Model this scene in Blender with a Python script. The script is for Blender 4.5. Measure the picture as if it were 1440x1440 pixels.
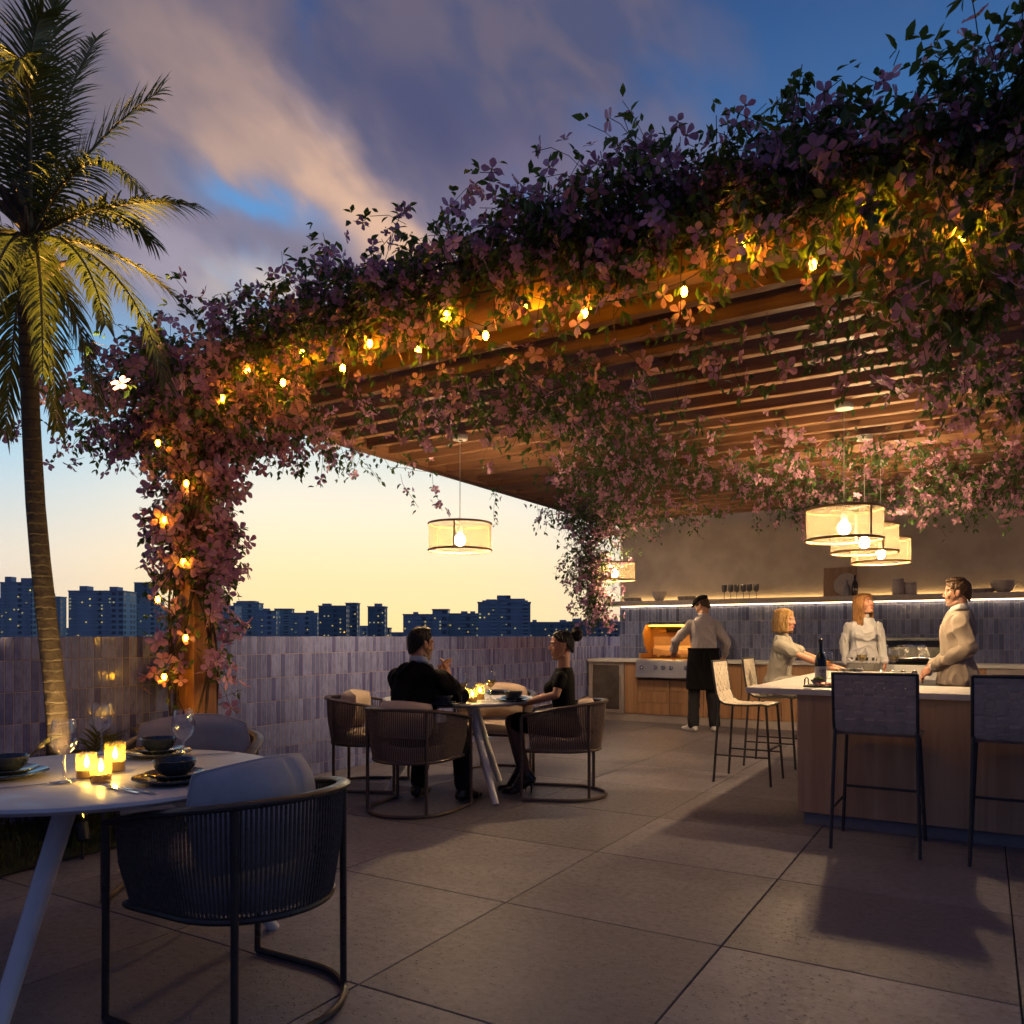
import bpy, math, random
import numpy as np
from mathutils import Vector, Matrix, Quaternion
for _o in list(bpy.data.objects): bpy.data.objects.remove(_o)
SC = bpy.context.scene
COL = SC.collection
rnd = random.Random(11)
NR = np.random.RandomState(5)
R = math.radians
EYE, FPX, HZN = 1.25, 1113.0, 895.0
# ------------------------------------------------------------------ camera
cam = bpy.data.cameras.new('camera'); camo = bpy.data.objects.new('camera', cam); COL.objects.link(camo)
camo.location = (0, 0, EYE); camo.rotation_euler = (R(90), 0, 0)
cam.sensor_width = 36; cam.lens = 36*FPX/1440; cam.shift_y = (HZN-720)/1440
cam.clip_start = .05; cam.clip_end = 6000
cam.dof.use_dof = True; cam.dof.focus_distance = 8.5; cam.dof.aperture_fstop = 8.0
SC.camera = camo
SC.view_settings.view_transform = 'Standard'; SC.view_settings.look = 'None'
SC.view_settings.gamma = 1; SC.view_settings.exposure = 0.0
SC.cycles.use_denoising = True; SC.cycles.max_bounces = 7; SC.cycles.diffuse_bounces = 3; SC.cycles.glossy_bounces = 3
SC.cycles.transmission_bounces = 5; SC.cycles.transparent_max_bounces = 24
SC.cycles.caustics_reflective = False; SC.cycles.caustics_refractive = False
SC.cycles.sample_clamp_indirect = 3.0; SC.cycles.sample_clamp_direct = 0
# ------------------------------------------------------------------ node helper
class NT:
    def __init__(s, tree): s.t = tree; s.n = tree.nodes; s.l = tree.links
    def new(s, typ, **kw):
        n = s.n.new(typ)
        for k, v in kw.items(): setattr(n, k, v)
        return n
    def put(s, sock, v):
        if v is None: return
        if isinstance(v, bpy.types.NodeSocket): s.l.new(v, sock)
        else:
            if hasattr(sock.default_value, '__len__') and not hasattr(v, '__len__'): v = (v,)*len(sock.default_value)
            if hasattr(sock.default_value, '__len__') and len(sock.default_value) == 4 and len(v) == 3: v = (*v, 1)
            sock.default_value = v
    def m(s, op, a, b=None, c=None, clamp=False):
        n = s.new('ShaderNodeMath', operation=op); n.use_clamp = clamp
        for i, v in enumerate((a, b, c)): s.put(n.inputs[i], v)
        return n.outputs[0]
    def mix(s, f, a, b, mode='MIX'):
        n = s.new('ShaderNodeMix', data_type='RGBA', blend_type=mode)
        s.put(n.inputs[0], f); s.put(n.inputs[6], a); s.put(n.inputs[7], b)
        return n.outputs[2]
    def ramp(s, f, stops, interp='LINEAR'):
        n = s.new('ShaderNodeValToRGB'); cr = n.color_ramp; cr.interpolation = interp
        while len(cr.elements) > 1: cr.elements.remove(cr.elements[-1])
        for i, (p, c) in enumerate(stops):
            e = cr.elements[0] if i == 0 else cr.elements.new(p)
            e.position = p; e.color = (*c, 1) if hasattr(c, '__len__') else (c, c, c, 1)
        s.put(n.inputs[0], f); return n.outputs[0]
    def noise(s, vec, scale, detail=3, rough=.5, dist=0):
        n = s.new('ShaderNodeTexNoise'); s.put(n.inputs['Vector'], vec); s.put(n.inputs['Scale'], scale)
        n.inputs['Detail'].default_value = detail; n.inputs['Roughness'].default_value = rough; n.inputs['Distortion'].default_value = dist
        return n.outputs[0]
    def comb(s, x, y, z):
        n = s.new('ShaderNodeCombineXYZ')
        for i, v in enumerate((x, y, z)): s.put(n.inputs[i], v)
        return n.outputs[0]
    def sep(s, v):
        n = s.new('ShaderNodeSeparateXYZ'); s.put(n.inputs[0], v); return n.outputs
    def smooth(s, v, a, b, o0=0., o1=1.):
        n = s.new('ShaderNodeMapRange', interpolation_type='SMOOTHSTEP'); s.put(n.inputs[0], v)
        for i, q in enumerate((a, b, o0, o1)): s.put(n.inputs[i+1], q)
        return n.outputs[0]
# ------------------------------------------------------------------ dusk sky
def build_world():
    w = bpy.data.worlds.new('World'); SC.world = w; w.use_nodes = True
    w.node_tree.nodes.clear(); t = NT(w.node_tree)
    d = t.new('ShaderNodeTexCoord').outputs['Generated']
    x, y, z = t.sep(d)
    el = t.m('MULTIPLY', t.m('ARCSINE', z), 180/math.pi)
    az = t.m('MULTIPLY', t.m('ARCTAN2', x, y), 180/math.pi)
    f = t.m('DIVIDE', el, 90., clamp=True)
    base = t.ramp(f, [(0, (1.30, .93, .40)), (.05, (1.30, .98, .54)), (.10, (1.12, .98, .76)), (.15, (.74, .86, .86)), (.20, (.32, .62, .86)),
                      (.26, (.115, .32, .63)), (.33, (.056, .17, .41)), (.42, (.034, .095, .26)), (.55, (.040, .075, .20)), (.8, (.040, .060, .16)), (1, (.038, .056, .15))])
    cool = t.ramp(f, [(0, (1.05, .80, .58)), (.06, (.92, .84, .72)), (.12, (.52, .73, .86)), (.18, (.22, .54, .84)), (.26, (.095, .30, .62)),
                      (.33, (.052, .165, .40)), (.42, (.034, .095, .26)), (.6, (.040, .070, .19)), (1, (.038, .056, .15))])
    g = t.m('ABSOLUTE', t.m('SUBTRACT', az, -10.))
    glow = t.smooth(g, 5., 27., 1., 0.)
    col = t.mix(glow, cool, base)
    # clouds: soft drifts falling to the right, over the western half
    wx = t.m('MULTIPLY', az, .088); wy = t.m('ADD', t.m('MULTIPLY', el, .125), t.m('MULTIPLY', az, .045))
    n1 = t.noise(t.comb(wx, wy, 3.1), 1.0, 4, .5, .3)
    n2 = t.noise(t.comb(wx, wy, 8.7), 1.9, 3, .5, .4)
    n3 = t.noise(t.comb(wx, wy, 5.2), 2.1, 3, .5, .2)
    azw = t.m('ADD', az, t.m('MULTIPLY', t.m('SUBTRACT', n2, .5), 9.)); elw = t.m('ADD', el, t.m('MULTIPLY', t.m('SUBTRACT', n1, .5), 9.))
    def blob(a0, e0, sa, se, tilt):
        da = t.m('SUBTRACT', azw, a0); de = t.m('ADD', t.m('SUBTRACT', elw, e0), t.m('MULTIPLY', da, tilt))
        q = t.m('ADD', t.m('POWER', t.m('ABSOLUTE', t.m('DIVIDE', da, sa)), 2.), t.m('POWER', t.m('ABSOLUTE', t.m('DIVIDE', de, se)), 2.))
        return t.m('EXPONENT', t.m('MULTIPLY', q, -1.))
    def lay(b, c, k, under): return t.mix(t.m('MULTIPLY', t.m('MULTIPLY', b, k), t.smooth(n3, .22, .65, .72, 1.08), clamp=True), under, c)
    deck = t.smooth(elw, 16., 24.); east = t.smooth(azw, 4., 22., 1., .10); west = t.smooth(azw, -6., 10., .16, .0)
    cover = t.m('MULTIPLY', t.smooth(t.m('ADD', n1, west), .40, .60), t.m('MULTIPLY', deck, east))
    tone = t.mix(t.smooth(n3, .36, .64), t.mix(t.smooth(el, 22., 36.), (.21, .19, .29), (.095, .10, .185)), t.mix(t.smooth(el, 22., 36.), (.34, .27, .33), (.165, .135, .185)))
    c2 = t.mix(t.m('MULTIPLY', cover, .90), col, tone)
    c2 = lay(blob(-29., 33.5, 7, 8., .1), (.20, .165, .19), .75, c2)
    c2 = lay(blob(-20., 32.8, 6, 3.4, .5), (.42, .29, .26), .75, c2)
    c2 = lay(blob(-4.5, 32.8, 10, 3.2, .16), (.075, .085, .185), .95, c2)
    c2 = lay(blob(4., 30., 7, 2.6, .1), (.20, .16, .24), .8, c2)
    c2 = lay(blob(-11.5, 28.2, 7.5, 2.1, .42), (.84, .53, .36), .85, c2)
    c2 = lay(blob(-7., 24.3, 5.5, 2.2, .30), (.90, .56, .36), .9, c2)
    c2 = lay(blob(-19., 29.8, 4.5, 1.3, .15), (.55, .37, .30), .7, c2)
    c2 = lay(blob(-17.6, 27.0, 4.2, 1.1, .26), (.13, .33, .66), 1., c2)
    c2 = lay(blob(-14., 24.0, 5.5, 1.5, .12), (.24, .21, .28), .95, c2)
    c2 = lay(blob(-15.5, 21.4, 6.5, 1.3, .15), (.74, .60, .50), .75, c2)
    c2 = lay(blob(-24., 24.0, 3.5, 1.4, .1), (.40, .36, .45), .7, c2)
    # the eastern half of the sky is already dark
    away = t.smooth(y, -.55, .45)
    sky = t.mix(away, (.060, .078, .190), c2)
    sky = t.mix(t.smooth(el, -3., -.3), (.03, .038, .06), sky)
    bg = t.new('ShaderNodeBackground'); t.put(bg.inputs[0], sky); bg.inputs[1].default_value = 1.0
    out = t.new('ShaderNodeOutputWorld'); t.l.new(bg.outputs[0], out.inputs[0])
    try: w.cycles.sampling_method = 'MANUAL'; w.cycles.sample_map_resolution = 512
    except Exception: pass
build_world()
# ------------------------------------------------------------------ frames: u runs right along the bar, v runs back to the kitchen
CT, ST = .8591, .5118
RZ = -math.asin(ST)
def W(u, v, z=0.): return Vector((CT*u+ST*v, -ST*u+CT*v, z))
def at_z(px, py, z):
    Y = (EYE-z)*FPX/(py-HZN); return Vector(((px-720)/FPX*Y, Y, z))
def at_y(px, py, Y): return Vector(((px-720)/FPX*Y, Y, EYE+(HZN-py)/FPX*Y))
def at_v(px, py, v):
    a = (px-720)/FPX; Y = v/(ST*a+CT); return at_y(px, py, Y)
def to_uv(p): return (CT*p[0]-ST*p[1], ST*p[0]+CT*p[1])
# ------------------------------------------------------------------ mesh builder
class MB:
    def __init__(s): s.v = []; s.f = []
    def add(s, vs, fs):
        o = len(s.v); s.v += [tuple(p) for p in vs]; s.f += [tuple(i+o for i in q) for q in fs]; return s
    def box(s, c, d, M=None):
        c = Vector(c); vs = []
        for k in (-.5, .5):
            for j in (-.5, .5):
                for i in (-.5, .5):
                    p = Vector((i*d[0], j*d[1], k*d[2])); vs.append(c+(M @ p if M else p))
        return s.add(vs, [(0, 2, 3, 1), (4, 5, 7, 6), (0, 1, 5, 4), (2, 6, 7, 3), (0, 4, 6, 2), (1, 3, 7, 5)])
    def box2(s, a, b): return s.box([(a[i]+b[i])/2 for i in range(3)], [abs(b[i]-a[i]) for i in range(3)])
    def loft(s, rings, caps=True, closed=False):
        n = len(rings[0]); vs = [p for r in rings for p in r]; fs = []; m = len(rings)
        for i in range(m if closed else m-1):
            a = i*n; b = ((i+1) % m)*n
            for j in range(n): k = (j+1) % n; fs.append((a+j, a+k, b+k, b+j))
        if caps and not closed:
            fs.append(tuple(range(n-1, -1, -1))); fs.append(tuple((m-1)*n+j for j in range(n)))
        return s.add(vs, fs)
    def tube(s, pts, r, seg=8, caps=True, closed=False, flat=None, up=None):
        pts = [Vector(p) for p in pts]; n = len(pts); rr = r if hasattr(r, '__len__') else [r]*n
        rings = []; prev = None
        for i in range(n):
            if closed: t = pts[(i+1) % n]-pts[i-1]
            else: t = pts[min(i+1, n-1)]-pts[max(i-1, 0)]
            if t.length < 1e-9: t = Vector((0, 0, 1))
            t.normalize()
            ref = Vector(up) if up is not None else prev
            if ref is None: ref = Vector((0, 0, 1)) if abs(t.z) < .9 else Vector((1, 0, 0))
            a = ref - t*ref.dot(t)
            if a.length < 1e-6: a = t.orthogonal()
            a.normalize(); b = t.cross(a); prev = a
            fa, fb = (flat if flat else (1, 1))
            rings.append([pts[i]+a*(math.cos(q)*rr[i]*fa)+b*(math.sin(q)*rr[i]*fb) for q in [2*math.pi*j/seg for j in range(seg)]])
        return s.loft(rings, caps, closed)
    def lathe(s, prof, seg=24, c=(0, 0, 0), caps=True):
        c = Vector(c)
        return s.loft([[c+Vector((r*math.cos(2*math.pi*j/seg), r*math.sin(2*math.pi*j/seg), z)) for j in range(seg)] for r, z in prof], caps)
    def ell(s, c, r, M=None, seg=16, rings=10):
        c = Vector(c); r = (r, r, r) if not hasattr(r, '__len__') else r; rg = []
        for i in range(rings+1):
            a = -math.pi/2+math.pi*(i if 0 < i < rings else (.12 if i == 0 else rings-.12))/rings
            ring = []
            for j in range(seg):
                q = 2*math.pi*j/seg; p = Vector((r[0]*math.cos(a)*math.cos(q), r[1]*math.cos(a)*math.sin(q), r[2]*math.sin(a)))
                ring.append(c+(M @ p if M else p))
            rg.append(ring)
        return s.loft(rg)
    def cap(s, a, b, ra, rb, seg=14):
        a = Vector(a); b = Vector(b); t = (b-a); L = t.length; t = t/L if L > 1e-9 else Vector((0, 0, 1))
        x = t.orthogonal().normalized(); y = t.cross(x); rg = []
        for k in range(5):
            q = -math.pi/2+math.pi/2*(k+.15)/4.15; rg.append((a+t*(ra*math.sin(q)), ra*math.cos(q)))
        for k in range(5):
            q = math.pi/2*k/4.15; rg.append((b+t*(rb*math.sin(q)), rb*math.cos(q)))
        return s.loft([[c+x*(r*math.cos(2*math.pi*j/seg))+y*(r*math.sin(2*math.pi*j/seg)) for j in range(seg)] for c, r in rg])
    def prism(s, poly, z0, z1):
        return s.loft([[Vector((p[0], p[1], z0)) for p in poly], [Vector((p[0], p[1], z1)) for p in poly]])
    def mesh(s, name):
        me = bpy.data.meshes.new(name); me.from_pydata(s.v, [], s.f); me.update(); return me
    def obj(s, name, mat, parent=None, smooth=False, bevel=0, bseg=2, **tagkw):
        return link(name, s.mesh(name), mat, parent, smooth, bevel, bseg, **tagkw)
def link(name, me, mat, parent=None, smooth=False, bevel=0, bseg=2, loc=None, rz=None, label=None, cat=None, group=None, kind=None):
    o = bpy.data.objects.new(name, me); COL.objects.link(o)
    for m in (mat if isinstance(mat, (list, tuple)) else [mat]):
        if m is not None: me.materials.append(m)
    if parent is not None: o.parent = parent
    if loc is not None: o.location = loc
    if rz is not None: o.rotation_euler = (0, 0, rz)
    if smooth and len(me.polygons):
        me.polygons.foreach_set('use_smooth', [True]*len(me.polygons))
        if smooth != 'all': me.set_sharp_from_angle(angle=R(42))
    if bevel:
        b = o.modifiers.new('bevel', 'BEVEL'); b.width = bevel; b.segments = bseg; b.limit_method = 'ANGLE'; b.angle_limit = R(40)
    tag(o, label, cat, group, kind); return o
def tag(o, label=None, cat=None, group=None, kind=None):
    for k, v in (('label', label), ('category', cat), ('group', group), ('kind', kind)):
        if v: o[k] = v
    return o
def thing(name, label, cat, loc=(0, 0, 0), rz=0., group=None):
    o = bpy.data.objects.new(name, None); COL.objects.link(o); o.empty_display_size = .1
    o.location = loc; o.rotation_euler = (0, 0, rz); return tag(o, label, cat, group)
def dup(root, loc, rz, label=None, group=None, scale=None):
    r = root.copy(); COL.objects.link(r); r.location = loc; r.rotation_euler = (0, 0, rz)
    if scale: r.scale = (scale,)*3
    if label: r['label'] = label
    if group: r['group'] = group
    for ch in list(root.children):
        c = ch.copy(); COL.objects.link(c); c.parent = r
        for g in list(ch.children):
            d = g.copy(); COL.objects.link(d); d.parent = c
    return r
def batch(verts, faces, Ms, Ls):
    """many transformed copies of a small template as one mesh: Ms (N,3,3), Ls (N,3)"""
    verts = np.asarray(verts, float); N = len(Ls); k = len(verts)
    P = np.einsum('nij,kj->nki', Ms, verts)+np.asarray(Ls)[:, None, :]
    me = bpy.data.meshes.new('m'); P = P.reshape(-1, 3)
    fl = [len(f) for f in faces]; idx = np.concatenate([np.asarray(f) for f in faces])
    allidx = (idx[None, :]+(np.arange(N)*k)[:, None]).reshape(-1)
    me.vertices.add(len(P)); me.vertices.foreach_set('co', P.reshape(-1).astype(np.float32))
    tot = np.tile(fl, N); st = np.concatenate([[0], np.cumsum(tot)[:-1]])
    me.loops.add(len(allidx)); me.loops.foreach_set('vertex_index', allidx.astype(np.int32))
    me.polygons.add(len(tot)); me.polygons.foreach_set('loop_start', st.astype(np.int32))
    try: me.polygons.foreach_set('loop_total', tot.astype(np.int32))
    except Exception: pass
    me.update(calc_edges=True); me.validate(); return me
def rotz(a): return Matrix.Rotation(a, 3, 'Z')
def face_rz(fx, fy): return math.atan2(-fx, fy)      # turns local +Y to (fx, fy)
# ------------------------------------------------------------------ materials
MATS = {}
def newmat(name):
    m = bpy.data.materials.new(name); m.use_nodes = True; t = NT(m.node_tree)
    return m, t, m.node_tree.nodes['Principled BSDF'], m.node_tree.nodes['Material Output']
def basic(name, c, rough=.6, metal=0., var=.25, vs=6., bump=.0, bs=80., coat=0., spec=.5, sheen=0., stretch=None, rvar=.12):
    if name in MATS: return MATS[name]
    m, t, p, o = newmat(name); co = t.new('ShaderNodeTexCoord').outputs['Object']
    if stretch:
        mp = t.new('ShaderNodeMapping'); t.l.new(co, mp.inputs[0]); mp.inputs['Scale'].default_value = stretch; co = mp.outputs[0]
    n = t.noise(co, vs, 4, .6)
    c = Vector(c); t.put(p.inputs['Base Color'], t.mix(t.smooth(n, .3, .7), tuple(c*(1-var)), tuple(Vector([min(1, q*(1+var)) for q in c]))))
    p.inputs['Metallic'].default_value = metal; p.inputs['Specular IOR Level'].default_value = spec
    t.put(p.inputs['Roughness'], t.smooth(t.noise(co, vs*3, 3), .3, .7, max(.03, rough-rvar), min(1, rough+rvar)))
    if coat: p.inputs['Coat Weight'].default_value = coat; p.inputs['Coat Roughness'].default_value = .08
    if sheen: p.inputs['Sheen Weight'].default_value = sheen
    if bump:
        b = t.new('ShaderNodeBump'); b.inputs['Strength'].default_value = bump; b.inputs['Distance'].default_value = .004
        t.put(b.inputs['Height'], t.noise(co, bs, 4, .6)); t.l.new(b.outputs[0], p.inputs['Normal'])
    MATS[name] = m; return m
def wood(name, c1, c2, axis='x', rough=.5, fine=1., plank=0):
    m, t, p, o = newmat(name); co = t.new('ShaderNodeTexCoord').outputs['Object']
    k = {'x': (.9, 14, 14), 'y': (14, .9, 14), 'z': (14, 14, .9)}[axis]
    mp = t.new('ShaderNodeMapping'); t.l.new(co, mp.inputs[0]); mp.inputs['Scale'].default_value = [q*fine for q in k]
    oi = t.new('ShaderNodeObjectInfo'); mp2 = t.comb(t.m('MULTIPLY', oi.outputs['Random'], 37.), 0., 0.)
    va = t.new('ShaderNodeVectorMath', operation='ADD'); t.l.new(mp.outputs[0], va.inputs[0]); t.l.new(mp2, va.inputs[1])
    n = t.noise(va.outputs[0], 1.2, 5, .6, .8); n2 = t.noise(va.outputs[0], 5., 3, .6, .3)
    colr = t.mix(t.smooth(n, .3, .7), c1, c2); colr = t.mix(t.smooth(n2, .55, .8, 0., .4), colr, tuple(Vector(c1)*.55))
    if plank:
        sx = t.sep(co); q = t.m('FLOOR', t.m('DIVIDE', sx[0], plank)); wn = t.new('ShaderNodeTexWhiteNoise', noise_dimensions='1D'); t.l.new(q, wn.inputs['W'])
        colr = t.mix(t.m('MULTIPLY', wn.outputs[0], .35), colr, tuple(Vector(c1)*.6))
    t.put(p.inputs['Base Color'], colr); t.put(p.inputs['Roughness'], t.smooth(n2, .2, .8, rough-.1, rough+.15))
    b = t.new('ShaderNodeBump'); b.inputs['Strength'].default_value = .25; b.inputs['Distance'].default_value = .003
    t.l.new(n2, b.inputs['Height']); t.l.new(b.outputs[0], p.inputs['Normal']); return m
def emit(name, c, s):
    m, t, p, o = newmat(name); p.inputs['Base Color'].default_value = (*c, 1); p.inputs['Emission Color'].default_value = (*c, 1)
    p.inputs['Emission Strength'].default_value = s; return m
def tiles(name, c1, c2, grout, tw, th, z0, seed=0.):
    """stacked upright glazed tiles; object x runs along the wall, z up"""
    m, t, p, o = newmat(name); co = t.new('ShaderNodeTexCoord').outputs['Object']; sx = t.sep(co)
    px = t.m('DIVIDE', sx[0], tw); pz = t.m('DIVIDE', t.m('ADD', sx[2], z0), th)
    ix = t.m('FLOOR', px); iz = t.m('FLOOR', pz)
    fx = t.m('FRACT', px); fz = t.m('FRACT', pz)
    wn = t.new('ShaderNodeTexWhiteNoise', noise_dimensions='3D'); t.put(wn.inputs['Vector'], t.comb(ix, iz, seed))
    rv, rc = wn.outputs['Value'], wn.outputs['Color']; rs = t.sep(rc)
    ex = t.m('MULTIPLY', t.m('MINIMUM', fx, t.m('SUBTRACT', 1., fx)), tw); ez = t.m('MULTIPLY', t.m('MINIMUM', fz, t.m('SUBTRACT', 1., fz)), th)
    e = t.m('MINIMUM', ex, ez)
    g = t.smooth(e, .0012, .0024)
    body = t.mix(t.m('POWER', rv, 1.7), c1, c2)
    vv = t.noise(t.comb(t.m('MULTIPLY', sx[0], 6.), t.m('ADD', t.m('MULTIPLY', sx[2], 2.), t.m('MULTIPLY', rv, 40.)), rv), 6., 4, .65)
    body = t.mix(t.smooth(vv, .35, .75, 0., .55), body, tuple(Vector(c2)*.75))
    t.put(p.inputs['Base Color'], t.mix(g, grout, body))
    t.put(p.inputs['Roughness'], t.mix(g, (.85,)*3, t.mix(rs[0], (.06,)*3, (.16,)*3)))
    h1 = t.noise(t.comb(sx[0], t.m('ADD', t.m('MULTIPLY', sx[2], .55), t.m('MULTIPLY', rv, 30.)), rv), 26., 3, .55)
    til = t.m('ADD', t.m('MULTIPLY', t.m('SUBTRACT', rs[1], .5), t.m('MULTIPLY', t.m('SUBTRACT', fx, .5), .75)), t.m('MULTIPLY', t.m('SUBTRACT', rs[2], .5), t.m('MULTIPLY', t.m('SUBTRACT', fz, .5), 1.4)))
    hh = t.m('ADD', t.m('ADD', t.m('MULTIPLY', h1, .9), til), t.smooth(e, .0, .005, -.9, 0.))
    b = t.new('ShaderNodeBump'); b.inputs['Strength'].default_value = .85; b.inputs['Distance'].default_value = .0042
    t.l.new(hh, b.inputs['Height']); t.l.new(b.outputs[0], p.inputs['Normal']); return m
def thin_glass(name, tint=(1, 1, 1), rough=.02, base=.06):
    m, t, p, o = newmat(name); t.n.remove(p)
    tr = t.new('ShaderNodeBsdfTransparent'); tr.inputs[0].default_value = (*tint, 1)
    gl = t.new('ShaderNodeBsdfGlossy'); gl.inputs['Roughness'].default_value = rough
    lw = t.new('ShaderNodeLayerWeight'); lw.inputs[0].default_value = .32
    mx = t.new('ShaderNodeMixShader'); t.put(mx.inputs[0], t.m('ADD', t.m('MULTIPLY', lw.outputs['Facing'], .75), base, clamp=True))
    t.l.new(tr.outputs[0], mx.inputs[1]); t.l.new(gl.outputs[0], mx.inputs[2]); t.l.new(mx.outputs[0], o.inputs[0]); return m
def leafmat(name, c1, c2, rough=.45, trans=.35):
    m, t, p, o = newmat(name); g = t.new('ShaderNodeNewGeometry').outputs['Random Per Island']
    c = t.ramp(g, [(0, c1), (.6, tuple((Vector(c1)+Vector(c2))/2)), (1, c2)])
    t.put(p.inputs['Base Color'], c); p.inputs['Roughness'].default_value = rough
    tl = t.new('ShaderNodeBsdfTranslucent'); t.put(tl.inputs[0], t.mix(.4, c, (.25, .30, .05) if c1[1] > c1[0] else c))
    mx = t.new('ShaderNodeMixShader'); mx.inputs[0].default_value = trans
    t.l.new(p.outputs[0], mx.inputs[1]); t.l.new(tl.outputs[0], mx.inputs[2]); t.l.new(mx.outputs[0], o.inputs[0]); return m
M_TIMBER = wood('warm_timber', (.22, .095, .038), (.34, .17, .075), 'x', .5)
M_TIMBER_Y = wood('warm_timber_long', (.22, .095, .038), (.34, .17, .075), 'y', .5)
M_TIMBER_Z = wood('warm_timber_post', (.28, .12, .045), (.42, .21, .09), 'z', .5)
M_OAK = wood('oak_front', (.42, .26, .145), (.55, .37, .22), 'z', .45, .6, .31)
M_OAKK = wood('oak_cabinet', (.32, .17, .085), (.44, .25, .13), 'z', .45, .7)
M_STONE = basic('pale_stone', (.60, .57, .54), .45, var=.07, vs=4, bump=.03)
M_CONC = basic('grey_plinth', (.20, .20, .21), .7, var=.15, bump=.2)
M_PLASTER = basic('rough_plaster', (.42, .36, .315), .9, var=.12, vs=2.5, bump=.9, bs=120)
M_SHELF = basic('shelf_stone', (.36, .31, .29), .6, var=.1)
M_DARKMETAL = basic('dark_metal', (.055, .055, .062), .42, .6, var=.15)
M_CHAIRMETAL = basic('brown_metal', (.10, .075, .062), .4, .5, var=.15)
M_CHAIRMETAL_SHADED = basic('shaded_brown_metal', (.06, .052, .046), .38, .5, var=.15)  # darker copy of the brown metal, with the front chair's shade put in
M_ROPE = basic('brown_rope', (.15, .11, .09), .8, var=.3, vs=40, bump=.6, bs=400, stretch=(1, 1, 3))
M_ROPE_SHADED = basic('shaded_brown_rope', (.10, .08, .066), .8, var=.3, vs=40, bump=.6, bs=400, stretch=(1, 1, 3))  # brown rope again, its colour dimmed for the shade at the front table
M_CUSH = basic('sand_fabric', (.56, .43, .33), .9, var=.06, vs=20, bump=.35, bs=500, sheen=.2)
M_CUSHG = basic('pale_grey_fabric', (.46, .44, .43), .9, var=.06, vs=20, bump=.35, bs=500, sheen=.2)
M_STEEL = basic('brushed_steel', (.42, .42, .44), .44, 1., var=.03, rvar=.02)
M_CHROME = basic('polished_steel', (.6, .6, .62), .12, 1., var=.05)
M_BLACK = basic('black_enamel', (.012, .012, .014), .36, var=.1)
M_BLACKM = basic('black_iron', (.015, .014, .014), .6, var=.2)
M_STRAP_L = basic('cream_strap', (.62, .55, .46), .65, var=.1, vs=15, bump=.3, bs=300)
M_STRAP_G = basic('grey_strap', (.38, .335, .30), .65, var=.1, vs=15, bump=.3, bs=300)
M_TABLE = basic('white_laminate', (.66, .63, .60), .42, var=.05, spec=.5)
M_TLEG = basic('white_paint', (.72, .70, .67), .4, var=.05)
M_GLASS = thin_glass('clear_glass', base=.11)
M_WINE = thin_glass('white_wine', (.93, .80, .42), .05, .03)
M_CERDARK = basic('dark_glaze', (.028, .035, .045), .18, var=.4, vs=9, coat=.3)
M_CER = basic('stone_glaze', (.36, .31, .30), .35, var=.1, bump=.05)
M_LEAF = leafmat('vine_leaf', (.035, .09, .022), (.105, .185, .045))
M_FLOWER = leafmat('pink_petal', (.54, .20, .34), (.78, .46, .60), .6, .35)
M_STAMEN = basic('yellow_stamen', (.55, .42, .10), .7)
M_STEM = basic('vine_bark', (.075, .045, .03), .85, var=.35, bump=.4)
M_SOIL = basic('dark_soil', (.018, .022, .010), .95, var=.5, vs=15, bump=1., bs=40)
# ================================================================== terrace, walls, kitchen
UVROT = RZ
def floor_mat():
    m, t, p, o = newmat('terrazzo_slab'); co = t.new('ShaderNodeTexCoord').outputs['Object']
    g = t.new('ShaderNodeNewGeometry').outputs['Random Per Island']
    n = t.noise(co, 2.2, 5, .6); n2 = t.noise(co, 28, 4, .7); n3 = t.noise(co, 150, 2, .6)
    c = t.mix(t.smooth(n, .3, .7), (.148, .138, .170), (.212, .196, .230))
    c = t.mix(t.smooth(g, 0, 1, 0., .8), c, (.115, .104, .122))
    c = t.mix(t.smooth(t.noise(co, 7, 5, .65), .50, .70, 0., .55), c, (.14, .12, .122)); c = t.mix(t.smooth(n2, .57, .70, 0., .6), c, (.10, .088, .088)); c = t.mix(t.smooth(n3, .62, .72, 0., .5), c, (.38, .345, .335))
    t.put(p.inputs['Base Color'], c)
    t.put(p.inputs['Roughness'], t.smooth(n2, .3, .7, .42, .62)); p.inputs['Specular IOR Level'].default_value = .4
    vo = t.new('ShaderNodeTexVoronoi'); t.l.new(co, vo.inputs['Vector']); vo.inputs['Scale'].default_value = 42
    pit = t.m('MULTIPLY', t.smooth(vo.outputs['Distance'], .12, .26, -1., 0.), t.smooth(n2, .46, .58))
    h = t.m('ADD', t.m('MULTIPLY', n2, .8), t.m('MULTIPLY', pit, 1.6))
    b = t.new('ShaderNodeBump'); b.inputs['Strength'].default_value = .8; b.inputs['Distance'].default_value = .005
    t.l.new(h, b.inputs['Height']); t.l.new(b.outputs[0], p.inputs['Normal']); return m
mb = MB(); T = 1.02; g = .0035
for i in range(-6, 8):
    for j in range(-8, 8):
        u0, v0 = -1.93+i*T, 4.20+j*T
        a, b = max(u0+g, -5.19), min(u0+T-g, 5.0); c, d = max(v0+g, -4.), min(v0+T-g, 11.6)
        if b-a > .02 and d-c > .02: mb.box2((a, c, -.03), (b, d, 0))
mb.obj('terrace_floor', floor_mat(), kind='structure', rz=UVROT, bevel=.002, bseg=1)
MB().box2((-5.6, -4.2, -3), (5.2, 12.2, -.012)).obj('floor_base', basic('joint_filler', (.03, .028, .028), .9), kind='structure', rz=UVROT)
_c = MB(); _c.box((0, 900, -30), (9000, 7000, .5)); _c.obj('city_ground', basic('city_asphalt', (.04, .045, .055), .9), kind='structure')
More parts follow.
